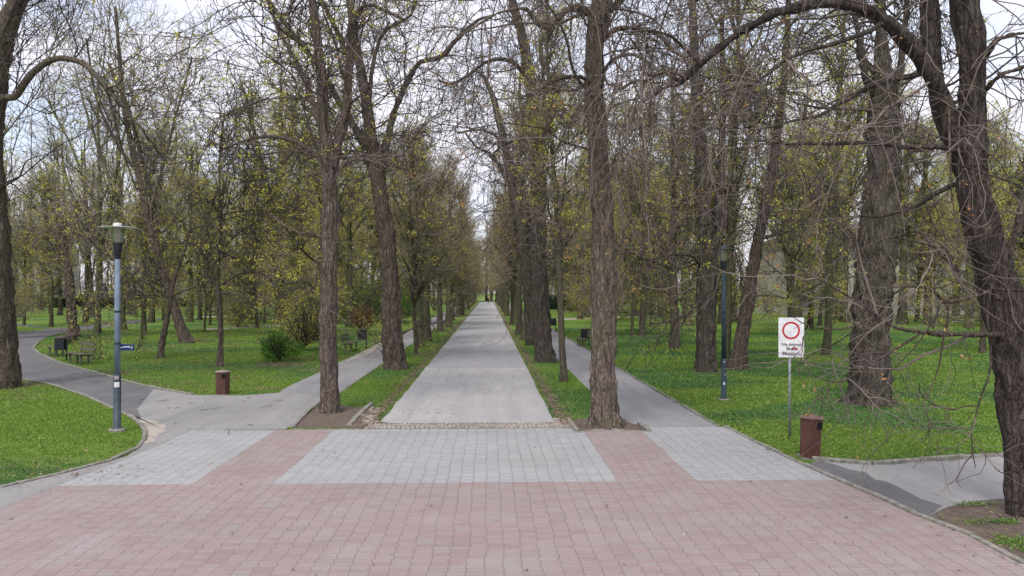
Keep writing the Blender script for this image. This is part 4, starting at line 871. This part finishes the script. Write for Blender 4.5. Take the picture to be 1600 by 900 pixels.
fill(14, 8, 60, 52, 110, ['lush0', 'lush1', 'ches0', 'sap2'], 'low branching tree of the thicket behind the right lawn', 'right thicket trees', 4.0)

for i in range(16):
    put(rw.choice(['ches0', 'ches2', 'lush0', 'lush1', 'tall0']), -15 + 2.0 * i + rw.uniform(-.8, .8), rw.uniform(238, 262), 'woodland_tree', 'leafing tree closing off the far end of the drive', 'trees across the end of the drive', rw.uniform(.9, 1.15), 1.25)
fill(34, -110, -8, 85, 160, ['thin0', 'thin1', 'thin2', 'bare0', 'bare2'], 'bare woodland tree in the crowd far behind the left lawn', 'left woodland trees', 3.2)
fill(34, 8, 110, 72, 160, ['thin0', 'thin1', 'thin2', 'bare1', 'bare2'], 'bare woodland tree in the crowd far behind the right lawn', 'right woodland trees', 3.2)
# far edge of the woods: one mass of stems and twigs nobody could count
rg = np.random.RandomState(31); n = 1500
ths = rg.rand(n) * 2 - 1; yy_ = 165 + rg.rand(n) * 70; xx = ths * yy_ * .8
k_ = (np.abs(xx) > 6.5) | (yy_ > 233); xx, yy_ = xx[k_], yy_[k_]; n = len(xx)
P = np.zeros((n, 6, 3)); hh = np.where(rg.rand(n) < .5, 2.5 + rg.rand(n) * 4, 6 + rg.rand(n) * 13)
for j in range(6): P[:, j, 0] = xx + rg.randn(n) * .2 * j; P[:, j, 1] = yy_; P[:, j, 2] = hh * j / 5
R = (.08 + .18 * rg.rand(n))[:, None] * (1 - np.linspace(0, 1, 6)[None] * .85)
fa = Acc(); fa.add(tubes(P, R, 5), 0)
P2, R2 = grow(rg, P, R, 10000, .1, 1, (.15, .4), (50, 15), 5, .15, .05, .05, .5, .02); fa.add(tubes(P2, R2, 3), 1)
P3_, R3_ = grow(rg, P2, R2, 40000, .1, 1, ang=(45, 15), k=4, wig=.2, rtip=.012, absL=(.8, 2.4), rmax=.03); fa.add(tubes(P3_, R3_, 3), 1)
fa.add(leaves(rg, P3_, 26000, (.15, .32), 4, .4), 2, False)
tag(link('far_woods', fa.mesh('far_woods', [BARK_F, TWIG_F, LEAF_Y])), kind='stuff', label='thin stemmed mass of trees closing off the far end of the park', cat='woods')

rg = np.random.RandomState(55); n = 420; x_ = rg.uniform(-16, 16, n); y_ = 8.5 + rg.rand(n) ** 1.3 * 30; a_ = rg.rand(n) * 6.283; L_ = .12 + rg.rand(n) ** 3 * .7
P = np.zeros((n, 4, 3)); dx_ = np.cos(a_); dy_ = np.sin(a_)
for j in range(4): P[:, j, 0] = x_ + dx_ * L_ * j / 3 + rg.randn(n) * .012; P[:, j, 1] = y_ + dy_ * L_ * j / 3 + rg.randn(n) * .012; P[:, j, 2] = .035 + rg.rand(n) * .012
k_ = (np.abs(x_) > 5.2) | ((np.abs(x_ + 3.4) < .9) | (np.abs(x_ - 2.3) < .7)) & (y_ > 18.5); k_ &= (y_ > 17) | (rg.rand(n) < .25); P = P[k_]
V, Q = tubes(P, np.full((len(P), 4), .005), 4); tag(link('fallen_twigs', mesh_np('fallen_twigs', V, Q, mats=[TWIG])), kind='stuff', label='small broken twigs scattered over lawns and paving', cat='twigs')

# ------------------------------------------------------------------ bushes, hedge, evergreens
def leaf_blob(rg, c, rad, n, size, flat=1.0):
    d = nrm(rg.randn(n, 3)); lob = 1 + .35 * (vnoise(d * 2.2 + rg.rand() * 30) - .5) * 2; rr_ = (rg.rand(n) ** .35) * lob
    p = np.array(c) + d * rr_[:, None] * np.array(rad); p[:, 2] = np.maximum(p[:, 2], .03)
    s = (size[0] + (size[1] - size[0]) * rg.rand(n))[:, None]; a = nrm(rg.randn(n, 3) + np.array([0, 0, .5])); b = nrm(np.cross(a, rg.randn(n, 3)))
    V = np.stack([p - a * s * .6, p + b * s * .34, p + a * s * .6, p - b * s * .34], 1).reshape(-1, 3)
    return V, np.arange(n * 4).reshape(-1, 4)
def shrub(name, px, py, blobs, label, leafm, seed, size=(.05, .09), stems=14, h=1.2, cat='bush', group=None):
    rg = np.random.RandomState(seed); root = empty(name, G(px, py), label, cat, group); a = Acc(); a2 = Acc()
    P0 = np.zeros((1, 4, 3)); P0[0, :, 2] = np.linspace(0, .2, 4); R0 = np.full((1, 4), .03)
    S, SR = grow(rg, P0, R0, stems, 0, 1, ang=(32, 16), k=7, wig=.10, g0=.03, g1=.03, rr=.7, rtip=.006, absL=(h * .6, h * 1.1)); a.add(tubes(S, SR, 5), 0)
    S2, SR2 = grow(rg, S, SR, stems * 8, .2, 1, ang=(40, 12), k=5, wig=.15, g0=.03, g1=.05, rr=.6, rtip=.004, absL=(h * .2, h * .5)); a.add(tubes(S2, SR2, 3), 0)
    for c, r_, n_ in blobs: a2.add(leaf_blob(rg, c, r_, n_, size), 0, False)
    link('stems', a.mesh('stems', [TWIG]), root); link('foliage', a2.mesh('foliage', [leafm]), root); return root
shrub('green_bush', 437, 566, [((-.3, 0, .55), (.6, .5, .6), 2300), ((.5, .1, .5), (.55, .45, .45), 1000), ((-.1, .1, .95), (.5, .5, .5), 800)], 'dense green bush on a soil bed in the left lawn', LEAF_G, 1, h=1.4)
shrub('twiggy_bush', 472, 548, [((0, 0, 1.3), (1.5, 1.0, 1.3), 1600)], 'tall twiggy bush with sparse yellow green leaves behind the dense green bush', LEAF_Y, 2, stems=44, h=2.8)
shrub('yellow_twig_bush', 372, 512, [((0, 0, 1.3), (2.0, 1.2, 1.2), 2200)], 'loose bush in fresh leaf by the pale strip path', LEAF_Y, 3, stems=30, h=2.6)
shrub('orange_leaf_bush', 566, 522, [((0, 0, 1.2), (1.0, .9, 1.0), 600)], 'bush with orange brown leaves between the two nearest left avenue trees', LEAF_O, 4, stems=30, h=2.8, size=(.08, .16))
for i, (px, py, rx, rzz) in enumerate([(596, 503, 4, 2.2), (540, 497, 4, 2.4), (500, 500, 3.5, 2.0)]):
    shrub('leafy_thicket', px, py, [((0, 0, rzz * .8), (rx, 2, rzz), 7000)], ['bright green thicket right of the orange leaved bush', 'bright green thicket behind the orange leaved bush', 'bright green thicket behind the pale barked avenue tree'][i], LEAF_G if i < 2 else LEAF_Y, 5 + i, size=(.10, .2), stems=20, h=4)
for i, (px, py, rx, rzz, lb) in enumerate([(868, 483, 3.4, 1.6, 'dark evergreen bush beside the right walkway, left one of the three'), (902, 485, 4.2, 1.5, 'dark evergreen bush beside the right walkway, middle one of the three'), (925, 484, 3.2, 1.2, 'dark evergreen bush behind the thick grooved avenue tree, right one of the three')]):
    shrub('evergreen_bush', px, py, [((0, 0, rzz * .6), (rx, 2.2, rzz), 5500)], lb, LEAF_D, 9 + i, size=(.14, .3), stems=10, h=2.5)
def hedge():
    rg = np.random.RandomState(6); a = G(20, 481); b = G(300, 480); n = 30000
    t = rg.rand(n); c = np.array(a)[None] * (1 - t)[:, None] + np.array(b)[None] * t[:, None]
    c[:, 1] += (rg.rand(n) - .5) * 1.6; c[:, 2] = rg.rand(n) ** .8 * (1.7 + .25 * vnoise(np.stack([c[:, 0] * .7, c[:, 1] * 0, c[:, 1] * 0], -1)))
    s = (.1 + .18 * rg.rand(n))[:, None]; aa = nrm(rg.randn(n, 3)); bb = nrm(np.cross(aa, rg.randn(n, 3)))
    V = np.stack([c - aa * s, c + bb * s * .6, c + aa * s, c - bb * s * .6], 1).reshape(-1, 3)
    return mesh_np('foliage', V, np.arange(n * 4).reshape(-1, 4), mats=[LEAF_D], smooth=False)
tag(link('hedge', hedge()), 'long low dark clipped hedge at the far left behind the lawn', 'hedge')
def conifer(px, py, H, rad, label, seed):
    rg = np.random.RandomState(seed); root = empty('conifer_tree', G(px, py), label, 'tree'); k = 10; z = np.linspace(0, 1, k)
    P0 = np.stack([z * 0, z * 0, z * H], -1)[None]; R0 = (.22 * (1 - z) + .02)[None]; a = Acc(); a.add(tubes(P0, R0, 9), 0); link('trunk', a.mesh('trunk', [BARK_D]), root)
    nb = 260; t = .12 + .86 * rg.rand(nb); az = rg.rand(nb) * 6.283; L = rad * (1 - t) ** .8 + .3; P = np.zeros((nb, 6, 3))
    for j in range(6):
        u = j / 5; P[:, j, 0] = np.cos(az) * L * u; P[:, j, 1] = np.sin(az) * L * u; P[:, j, 2] = t * H - L * .28 * u + .12 * L * u * u
    cr = Acc(); cr.add(tubes(P, np.full((nb, 6), .02), 3), 0)
    P2, R2 = grow(rg, P, np.full((nb, 6), .015), 2600, .15, 1, ang=(55, 10), k=4, wig=.08, g0=-.08, g1=-.08, rr=.7, rtip=.006, absL=(.3, .8)); cr.add(tubes(P2, R2, 3), 0)
    cr.add(leaves(rg, P2, 20000, (.08, .16), 4, .06, 0), 1, False); link('crown', cr.mesh('crown', [BARK_D, LEAF_D]), root)
conifer(990, 486, 24, 3.6, 'tall dark blue green conifer rising behind the thick grooved avenue tree', 1)
conifer(1600, 512, 15, 4.2, 'dark conifer at the right edge beyond the lawn', 2)

# ------------------------------------------------------------------ buildings
WALL = plain('render_offwhite', (.60, .55, .53), .9, scale=.6, col2=(.42, .38, .35)); WALL2 = plain('render_grey', (.42, .40, .38), .9, scale=.6, col2=(.33, .31, .29))
ROOFM = plain('roof_brown', (.16, .09, .065), .9, scale=3); GLS = plain('window_glass', (.20, .21, .22), .2, scale=2, spec=.6); FRM = plain('window_frame', (.6, .58, .55), .6)
def building(name, c, wd, dp, h, nx, nf, label, wm, roof=2.0, rz=0, win=True):
    root = empty(name, (c[0], c[1], 0), label, 'building', rz=rz)
    b = MB(); b.box((0, 0, h / 2), (wd, dp, h)); b.box((0, 0, .3), (wd + .2, dp + .2, .6)); b.box((0, 0, h - .1), (wd + .5, dp + .5, .25)); b.build('wall', wm, root)
    r_ = MB(); e = .6; A = [(-wd / 2 - e, -dp / 2 - e, h + .03), (wd / 2 + e, -dp / 2 - e, h + .03), (wd / 2 + e, dp / 2 + e, h + .03), (-wd / 2 - e, dp / 2 + e, h + .03), (-wd / 2 + dp / 2, 0, h + roof), (wd / 2 - dp / 2, 0, h + roof)]
    r_.add(A, [(0, 1, 5, 4), (1, 2, 5), (2, 3, 4, 5), (3, 0, 4), (3, 2, 1, 0)]); ro = r_.build('roof', ROOFM, root)
    ch = MB(); ch.box((wd * .2, 0, h + roof), (.8, .8, 1.8)); ch.build('chimney', wm, ro)
    if win:
        for f in range(nf):
            for i in range(nx):
                x = -wd / 2 + wd * (i + .5) / nx; z = h * (f + .55) / nf
                w_ = MB(); w_.box((x, -dp / 2 - .02, z), (1.35, .1, 1.75)); w_.box((x, -dp / 2 - .1, z - .92), (1.5, .2, .08)); fr = w_.build('window', FRM, root)
                p = MB()
                for sx in (-.32, .32): p.box((x + sx, -dp / 2 - .08, z), (.56, .06, 1.55))
                p.build('pane', GLS, fr)
    return root
building('long_building', (59, 104), 42, 12, 9.6, 12, 3, 'long pale three storey building behind the trees right of centre', WALL)
building('low_building', (24, 172), 26, 10, 5.0, 7, 1, 'low pale building glimpsed beyond the right walkway', WALL)
building('far_house', (-100, 168), 22, 12, 12, 6, 3, 'pale tall house seen between trunks beyond the hedge, far left', WALL2)
building('brick_house', (-62, 190), 26, 10, 6, 7, 2, 'low grey house behind the hedge left of the leaning tree', WALL2)

# ------------------------------------------------------------------ lamps
def lamp(px, py, label, body, dark, sign=False, scale=1.0, cover=None):
    g = G(px, py); root = empty('street_lamp', g, label, 'street lamp'); root.scale = (scale,) * 3
    b = MB(); b.lathe([(.165, -.05), (.165, .06), (.15, .085), (.09, .085)], 24, smooth=False); b.build('base', KERBM, root)
    b = MB(); b.lathe([(.11, .085), (.11, .10), (.078, .11), (.078, 1.2), (.074, 1.24)], 24); b.build('lower_post', dark, root)
    b = MB(); b.lathe([(.064, 1.2), (.062, 2.4), (.055, 3.72)], 24); b.build('post', body, root)
    b = MB()
    for z in (1.74, 1.76): b.lathe([(.067, z * 1.08), (.067, z * 1.08 + .015)], 20)
    b.lathe([(.066, 2.56), (.066, 2.60)], 20); b.build('clamp_band', BLACKM, root)
    b = MB(); b.lathe([(.055, 3.70), (.06, 3.72), (.10, 4.03), (.10, 4.05)], 28); b.build('lamp_holder', BLACKM, root)
    b = MB(); b.lathe([(.088, 4.05), (.088, 4.38), (.05, 4.385)], 28); b.build('diffuser', DIFF, root)
    b = MB(); b.lathe([(.102, 4.05), (.165, 4.37)], 32, cap=False); b.lathe([(.098, 4.05), (.161, 4.37)], 32, cap=False); b.build('glass_cone', GLASSM, root)
    b = MB(); b.lathe([(.36, 4.374), (.362, 4.379), (.34, 4.386), (.09, 4.40), (.09, 4.45), (.07, 4.475), (.0, 4.485)], 40, smooth=True); b.build('lamp_cover', cover or COVER, root)
    st = [(.30, 1.02, .11, .10, WHITEM), (.22, 1.17, .07, .09, STICK)] if sign else [(-.2, .52, .07, .05, WHITEM), (.25, .78, .06, .03, STICK), (0, 1.15, .05, .05, STICK)]
    for a0, z, hh_, wd, mm in st:
        b = MB(); vs = []; rr_ = .0795
        for i in range(7):
            a = -math.pi / 2 + a0 + (i / 6 - .5) * wd / rr_ * 1.1
            for zz in (z - hh_ / 2, z + hh_ / 2): vs.append((rr_ * math.cos(a), rr_ * math.sin(a), zz))
        b.add(vs, [(i * 2, i * 2 + 2, i * 2 + 3, i * 2 + 1) for i in range(6)], True); b.build('sticker', mm, root)
    if sign:
        z = 1.81; b = MB(); T = .02
        vs = [(.07, z - .065), (.355, z - .06), (.375, z + .058), (.07, z + .072)]
        b.add([(x, -T / 2 - .02, zz) for x, zz in vs] + [(x, T / 2 - .02, zz) for x, zz in vs], [(0, 1, 2, 3), (7, 6, 5, 4), (0, 4, 5, 1), (1, 5, 6, 2), (2, 6, 7, 3), (3, 7, 4, 0)])
        s = b.build('direction_sign', BLUEM, root)
        b = MB(); r_ = random.Random(2); x = .15
        while x < .285:
            wl = r_.uniform(.006, .012); b.box((x, -T / 2 - .0225, z + .014), (wl, .003, r_.uniform(.02, .032))); x += wl + .005
        b.box((.105, -T / 2 - .0225, z + .0), (.035, .003, .018)); b.lathe([(.0, 0)], 3, cap=False) if False else None
        M = Matrix.Rotation(.5, 3, 'Y'); b.box((.325, -T / 2 - .0225, z + .006), (.022, .003, .06), M); b.box((.333, -T / 2 - .0225, z + .022), (.03, .003, .022)); b.build('lettering', WHITEM, s)
    return root
BLUEGREY = plain('paint_bluegrey', (.17, .22, .29), .5, scale=6, col2=(.12, .16, .21)); DKGREY = plain('paint_dark_slate', (.055, .075, .095), .5, scale=6)
TEAL = plain('paint_dark_teal', (.026, .052, .068), .6, scale=6, col2=(.018, .035, .047)); BLACKM = plain('black_fitting', (.02, .024, .03), .5)
DIFF = plain('opal_diffuser', (.72, .72, .68), .4); COVER = plain('lamp_cover_pale', (.55, .56, .52), .5, col2=(.42, .43, .39)); WHITEM = plain('white_paint', (.75, .75, .76), .5, col2=(.6, .6, .62))
STICK = plain('sticker_grey', (.45, .40, .42), .6, scale=60, col2=(.25, .2, .22)); BLUEM = plain('sign_blue', (.012, .028, .13), .4, col2=(.01, .02, .09)); REDM = plain('sign_red', (.50, .022, .03), .5, col2=(.38, .02, .025))
m_, t_, b_ = mat('clear_glass'); o_ = [n for n in t_.nodes if n.type == 'OUTPUT_MATERIAL'][0]; tr_ = t_.nodes.new('ShaderNodeBsdfTransparent'); gl_ = t_.nodes.new('ShaderNodeBsdfGlossy'); gl_.inputs['Roughness'].default_value = .1; ms_ = t_.nodes.new('ShaderNodeMixShader')
tr_.inputs[0].default_value = (.86, .88, .84, 1); ms_.inputs[0].default_value = .12; t_.links.new(tr_.outputs[0], ms_.inputs[1]); t_.links.new(gl_.outputs[0], ms_.inputs[2]); t_.links.new(ms_.outputs[0], o_.inputs[0]); GLASSM = m_
lamp(183, 675, 'blue grey park lamp with disc cover and blue arrow sign on the left lawn', BLUEGREY, DKGREY, True)
lamp(1131, 627, 'dark teal park lamp on the right lawn, its head lost among twigs', TEAL, TEAL, scale=.95, cover=DKGREY)

# ------------------------------------------------------------------ warning sign
g = G(1234, 686); root = empty('warning_sign', g, 'white rectangular sign with red ring and text on a thin grey pole', 'sign', rz=-.05)
GALV = plain('galvanised', (.42, .44, .46), .45, .5, scale=12, col2=(.26, .28, .30))
b = MB(); b.lathe([(.026, -.05), (.026, 2.38), (.0, 2.385)], 16); b.build('pole', GALV, root)
b = MB(); b.box((.02, -.038, 2.07), (.515, .012, .81), None, .004); pn = b.build('panel', WHITEM, root)
b = MB()
for z in (1.8, 2.32): b.box((0, -.02, z), (.09, .03, .03))
b.build('bracket', GALV, pn)
b = MB(); N_ = 48; vs = []; cx_, cz_, y_ = .015, 2.215, -.0465
for i in range(N_):
    a = 2 * math.pi * i / N_
    for rr_ in (.142, .180): vs.append((cx_ + rr_ * math.cos(a), y_, cz_ + rr_ * math.sin(a)))
b.add(vs, [(2 * i, 2 * ((i + 1) % N_), 2 * ((i + 1) % N_) + 1, 2 * i + 1) for i in range(N_)]); b.build('red_ring', REDM, pn)
for txt, z, sz, xo in (('Nie dotyczy', 1.905, .082, .02), ('Służb', 1.815, .098, .02), ('Miejskich', 1.715, .098, .02)):
    cu = bpy.data.curves.new('lettering', 'FONT'); cu.body = txt; cu.size = sz; cu.align_x = 'CENTER'; cu.extrude = .001; cu.offset = .0012
    cu.materials.append(BLACKM); o = bpy.data.objects.new('lettering', cu); COL.objects.link(o); bpy.context.view_layer.update(); tm_ = bpy.data.meshes.new_from_object(o.evaluated_get(bpy.context.evaluated_depsgraph_get())); bpy.data.objects.remove(o)
    tm_.materials.clear(); tm_.materials.append(BLACKM); o = link('lettering', tm_, pn, (xo, -.0465, z)); o.rotation_euler = (math.pi / 2, 0, 0)
b = MB(); rr_ = random.Random(4)
for i in range(7): b.box((.03 + i * .018, -.0485 - .0004 * i, 1.845 + rr_.uniform(-.02, .02)), (.03, .002, .02), Matrix.Rotation(rr_.uniform(-.8, .8), 3, 'Y'))
b.build('red_smudge', REDM, pn)

# ------------------------------------------------------------------ rusty bins
RUST = plain('bin_oxide_brown', (.105, .043, .031), .5, scale=5, col2=(.075, .033, .026), bump=.1); RUSTL = plain('bin_lid', (.20, .125, .105), .7, scale=9, col2=(.12, .07, .055)); HOLE = plain('bin_inside', (.006, .005, .005), .9)
LIDG = plain('bin_lid_grey', (.30, .25, .23), .7, scale=9, col2=(.18, .14, .12))
def bin_(px, py, label, ph, lidm, hole_a, tilt=(0, 0), off=.05, n=6, H=.72, r0=.185, r1=.208):
    g = G(px, py); root = empty('litter_bin', g, label, 'litter bin'); root.rotation_euler = (tilt[0], tilt[1], ph)
    b = MB(); b.lathe([(r0 + .07, -.02), (r0 + .07, .022)], 4, smooth=False, ph=.5); b.build('base_slab', KERBM, root)
    b = MB(); b.lathe([(r0, .02), (r1, H)], n, smooth=False); b.lathe([(r0 + .008, .02), (r0 + .008, .05)], n, smooth=False); body = b.build('body', RUST, root)
    b = MB(); b.lathe([(r1 + .035, H), (r1 + .038, H + .016), (.03, H + .06), (.0, H + .062)], n, smooth=False); b.build('lid', lidm, root)
    a = hole_a; M = Matrix.Rotation(a + math.pi / 2, 3, 'Z'); rad = r1 * math.cos(math.pi / n); b = MB()
    b.box((rad * math.cos(a) - off * math.sin(a), rad * math.sin(a) + off * math.cos(a), H - .11), (.105, .02, .12), M); b.build('opening', HOLE, root)
    return root
bin_(1265, 715, 'brown hexagonal litter bin at the kerb below the warning sign', math.radians(12), RUSTL, math.radians(-90), (.02, .04))
bin_(348, 616.5, 'brown litter bin with pale lid at the tip of the left lawn', math.radians(10), LIDG, math.radians(-90), (0, 0), n=6, H=.66, r0=.195, r1=.2)

# ------------------------------------------------------------------ benches, dark bins, table, log
WOOD = plain('weathered_wood', (.14, .125, .085), .85, scale=14, col2=(.07, .065, .045), bump=.3); DARKM = plain('dark_metal', (.018, .022, .026), .6); CONC = plain('mossy_concrete', (.16, .15, .12), .95, scale=6, col2=(.07, .075, .045), bump=.5)
def bench(px, py, rz, label):
    root = empty('park_bench', G(px, py), label, 'bench', rz=rz)
    b = MB()
    for i in range(3): b.box((0, -.16 + i * .15, .44), (1.6, .125, .04), None, .008)
    b.build('seat', WOOD, root)
    b = MB()
    for i in range(2): b.box((0, .31 + i * .03, .62 + i * .19), (1.7, .035, .13), Matrix.Rotation(-.18, 3, 'X'), .008)
    b.build('backrest', WOOD, root)
    for sx in (-.62, .62):
        b = MB(); b.box((sx, -.12, .21), (.06, .07, .42), None, .02); b.box((sx, .16, .21), (.06, .07, .42), None, .02); b.box((sx, 0, .40), (.06, .40, .05), None, .01); b.box((sx, .335, .62), (.05, .05, .55), Matrix.Rotation(-.18, 3, 'X'), .008); b.box((sx, .25, .38), (.07, .22, .07), None, .01); b.build('leg', CONC, root)
    return root
def boxbin(px, py, label, rz=0, H=1.05):
    root = empty('dark_litter_bin', G(px, py), label, 'litter bin', rz=rz)
    b = MB(); b.lathe([(.03, -.02), (.03, H)], 10, c=(.22, 0, 0)); b.build('post', DARKM, root)
    b = MB()
    for sx, sy, dx, dy in ((0, -.15, .4, .02), (0, .15, .4, .02), (-.19, 0, .02, .28), (.19, 0, .02, .28)): b.box((sx - .02, sy, H - .32), (dx, dy, .5))
    b.box((-.02, 0, H - .56), (.38, .28, .02)); b.build('bucket', DARKM, root)
    b = MB(); b.box((-.02, 0, H - .02), (.42, .34, .03), None, .008); b.build('lid', CONC, root)
bench(87, 557, math.radians(-50), 'weathered park bench partly behind the dark bin by the curving path')
bench(123, 569, math.radians(-44), 'weathered park bench with two slat back, right of the dark bin by the curving path')
boxbin(96, 564, 'dark box bin on a post between the two left benches')
bench(549, 549, math.radians(88), 'park bench by the left walkway, seen end on between two avenue trees')
boxbin(566, 545, 'dark box bin beside the bench on the left walkway')
bench(908, 541, math.radians(-90), 'dark park bench by the right walkway left of the thick grooved tree')
boxbin(914, 541, 'dark box bin beside the bench on the right walkway', H=1.0)
boxbin(864, 520, 'small dark bin further along the right walkway', H=1.1)
# picnic table
root = empty('picnic_table', G(284, 494.5), 'dark picnic table on the far left lawn by a straight tree', 'picnic table')
b = MB(); [b.box((0, -.3 + i * .15, .74), (1.8, .13, .05)) for i in range(5)]; b.build('table_top', WOOD, root)
for s in (-.75, .75):
    b = MB(); [b.box((0, s + i * .14 - .07, .44), (1.8, .12, .05)) for i in range(2)]; b.build('seat', WOOD, root)
for sx in (-.6, .6):
    b = MB(); b.box((sx, 0, .40), (.08, 1.5, .07)); 
    for s in (-1, 1): b.box((sx, s * .32, .36), (.08, .08, .78), Matrix.Rotation(s * .3, 3, 'X'))
    b.build('leg', WOOD, root)
# log beside the snapped trunk
rg = np.random.RandomState(2); a_, c_ = G(92, 541), G(117, 530); rows = [(a_.x, a_.y, .38, .19), ((a_.x * 2 + c_.x) / 3, (a_.y * 2 + c_.y) / 3, .30, .2), ((a_.x + 2 * c_.x) / 3, (a_.y + 2 * c_.y) / 3, .27, .22), (c_.x, c_.y, .22, .2)]
P, R = resample(rows, 30); R[-1] = .01; R[0] = .01; V, Q = tubes(P[None], R[None], 20, disp=.5); tag(link('fallen_log', mesh_np('fallen_log', V, Q, mats=[BARK_L])), 'short mossy fallen log lying behind the left bench', 'log')
b = MB(); gg = G(1505, 503.5); b.box((gg.x, gg.y, .12), (2.2, .25, .22), None, .03); gg2 = gg; tag(b.build('stone_slab', plain('pale_stone', (.5, .47, .42), .9)), 'pale slab lying on the far right lawn near the chestnut', 'slab')

# ------------------------------------------------------------------ distant walker
CLOTH = plain('dark_clothes', (.02, .022, .03), .9); SKIN = plain('skin', (.45, .28, .2), .6); HAIR = plain('hair_dark', (.03, .02, .015), .7)
g = G(763, 476); root = empty('person', g, 'distant person in dark clothes walking at the far end of the drive', 'person')
me = bpy.data.meshes.new('body'); J = [(0, 0, .95), (0, 0, 1.2), (0, 0, 1.42), (0, 0, 1.50), (0, 0, 1.60), (0, -.01, 1.70), (.1, 0, .88), (.11, -.10, .50), (.11, -.05, .08), (.11, -.2, .04), (-.1, 0, .88), (-.11, .10, .50), (-.11, .22, .1), (-.11, .08, .04), (.2, 0, 1.40), (.25, .06, 1.12), (.24, -.06, .88), (.24, -.09, .80), (-.2, 0, 1.40), (-.25, -.06, 1.12), (-.24, -.14, .88), (-.24, -.18, .80)]
E = [(0, 1), (1, 2), (2, 3), (3, 4), (4, 5), (0, 6), (6, 7), (7, 8), (8, 9), (0, 10), (10, 11), (11, 12), (12, 13), (2, 14), (14, 15), (15, 16), (16, 17), (2, 18), (18, 19), (19, 20), (20, 21)]
me.from_pydata(J, E, []); me.materials.append(CLOTH); ob = link('body', me, root)
sk = ob.modifiers.new('skin', 'SKIN'); RR = [.15, .14, .15, .055, .09, .07, .09, .065, .045, .035, .09, .065, .045, .035, .06, .045, .035, .03, .06, .045, .035, .03]
for i, v in enumerate(me.skin_vertices[0].data): v.radius = (RR[i], RR[i] * .8); v.use_root = (i == 0)
sb = ob.modifiers.new('sub', 'SUBSURF'); sb.levels = 1; sb.render_levels = 2
b = MB(); b.lathe([(.0, 1.56), (.07, 1.60), (.10, 1.68), (.095, 1.74), (.05, 1.80), (0, 1.81)], 14); b.build('hair', HAIR, root)
b = MB(); b.lathe([(.0, 1.55), (.055, 1.57), (.08, 1.63), (.08, 1.69), (0, 1.72)], 14, c=(0, -.035, 0)); b.build('face', SKIN, root)
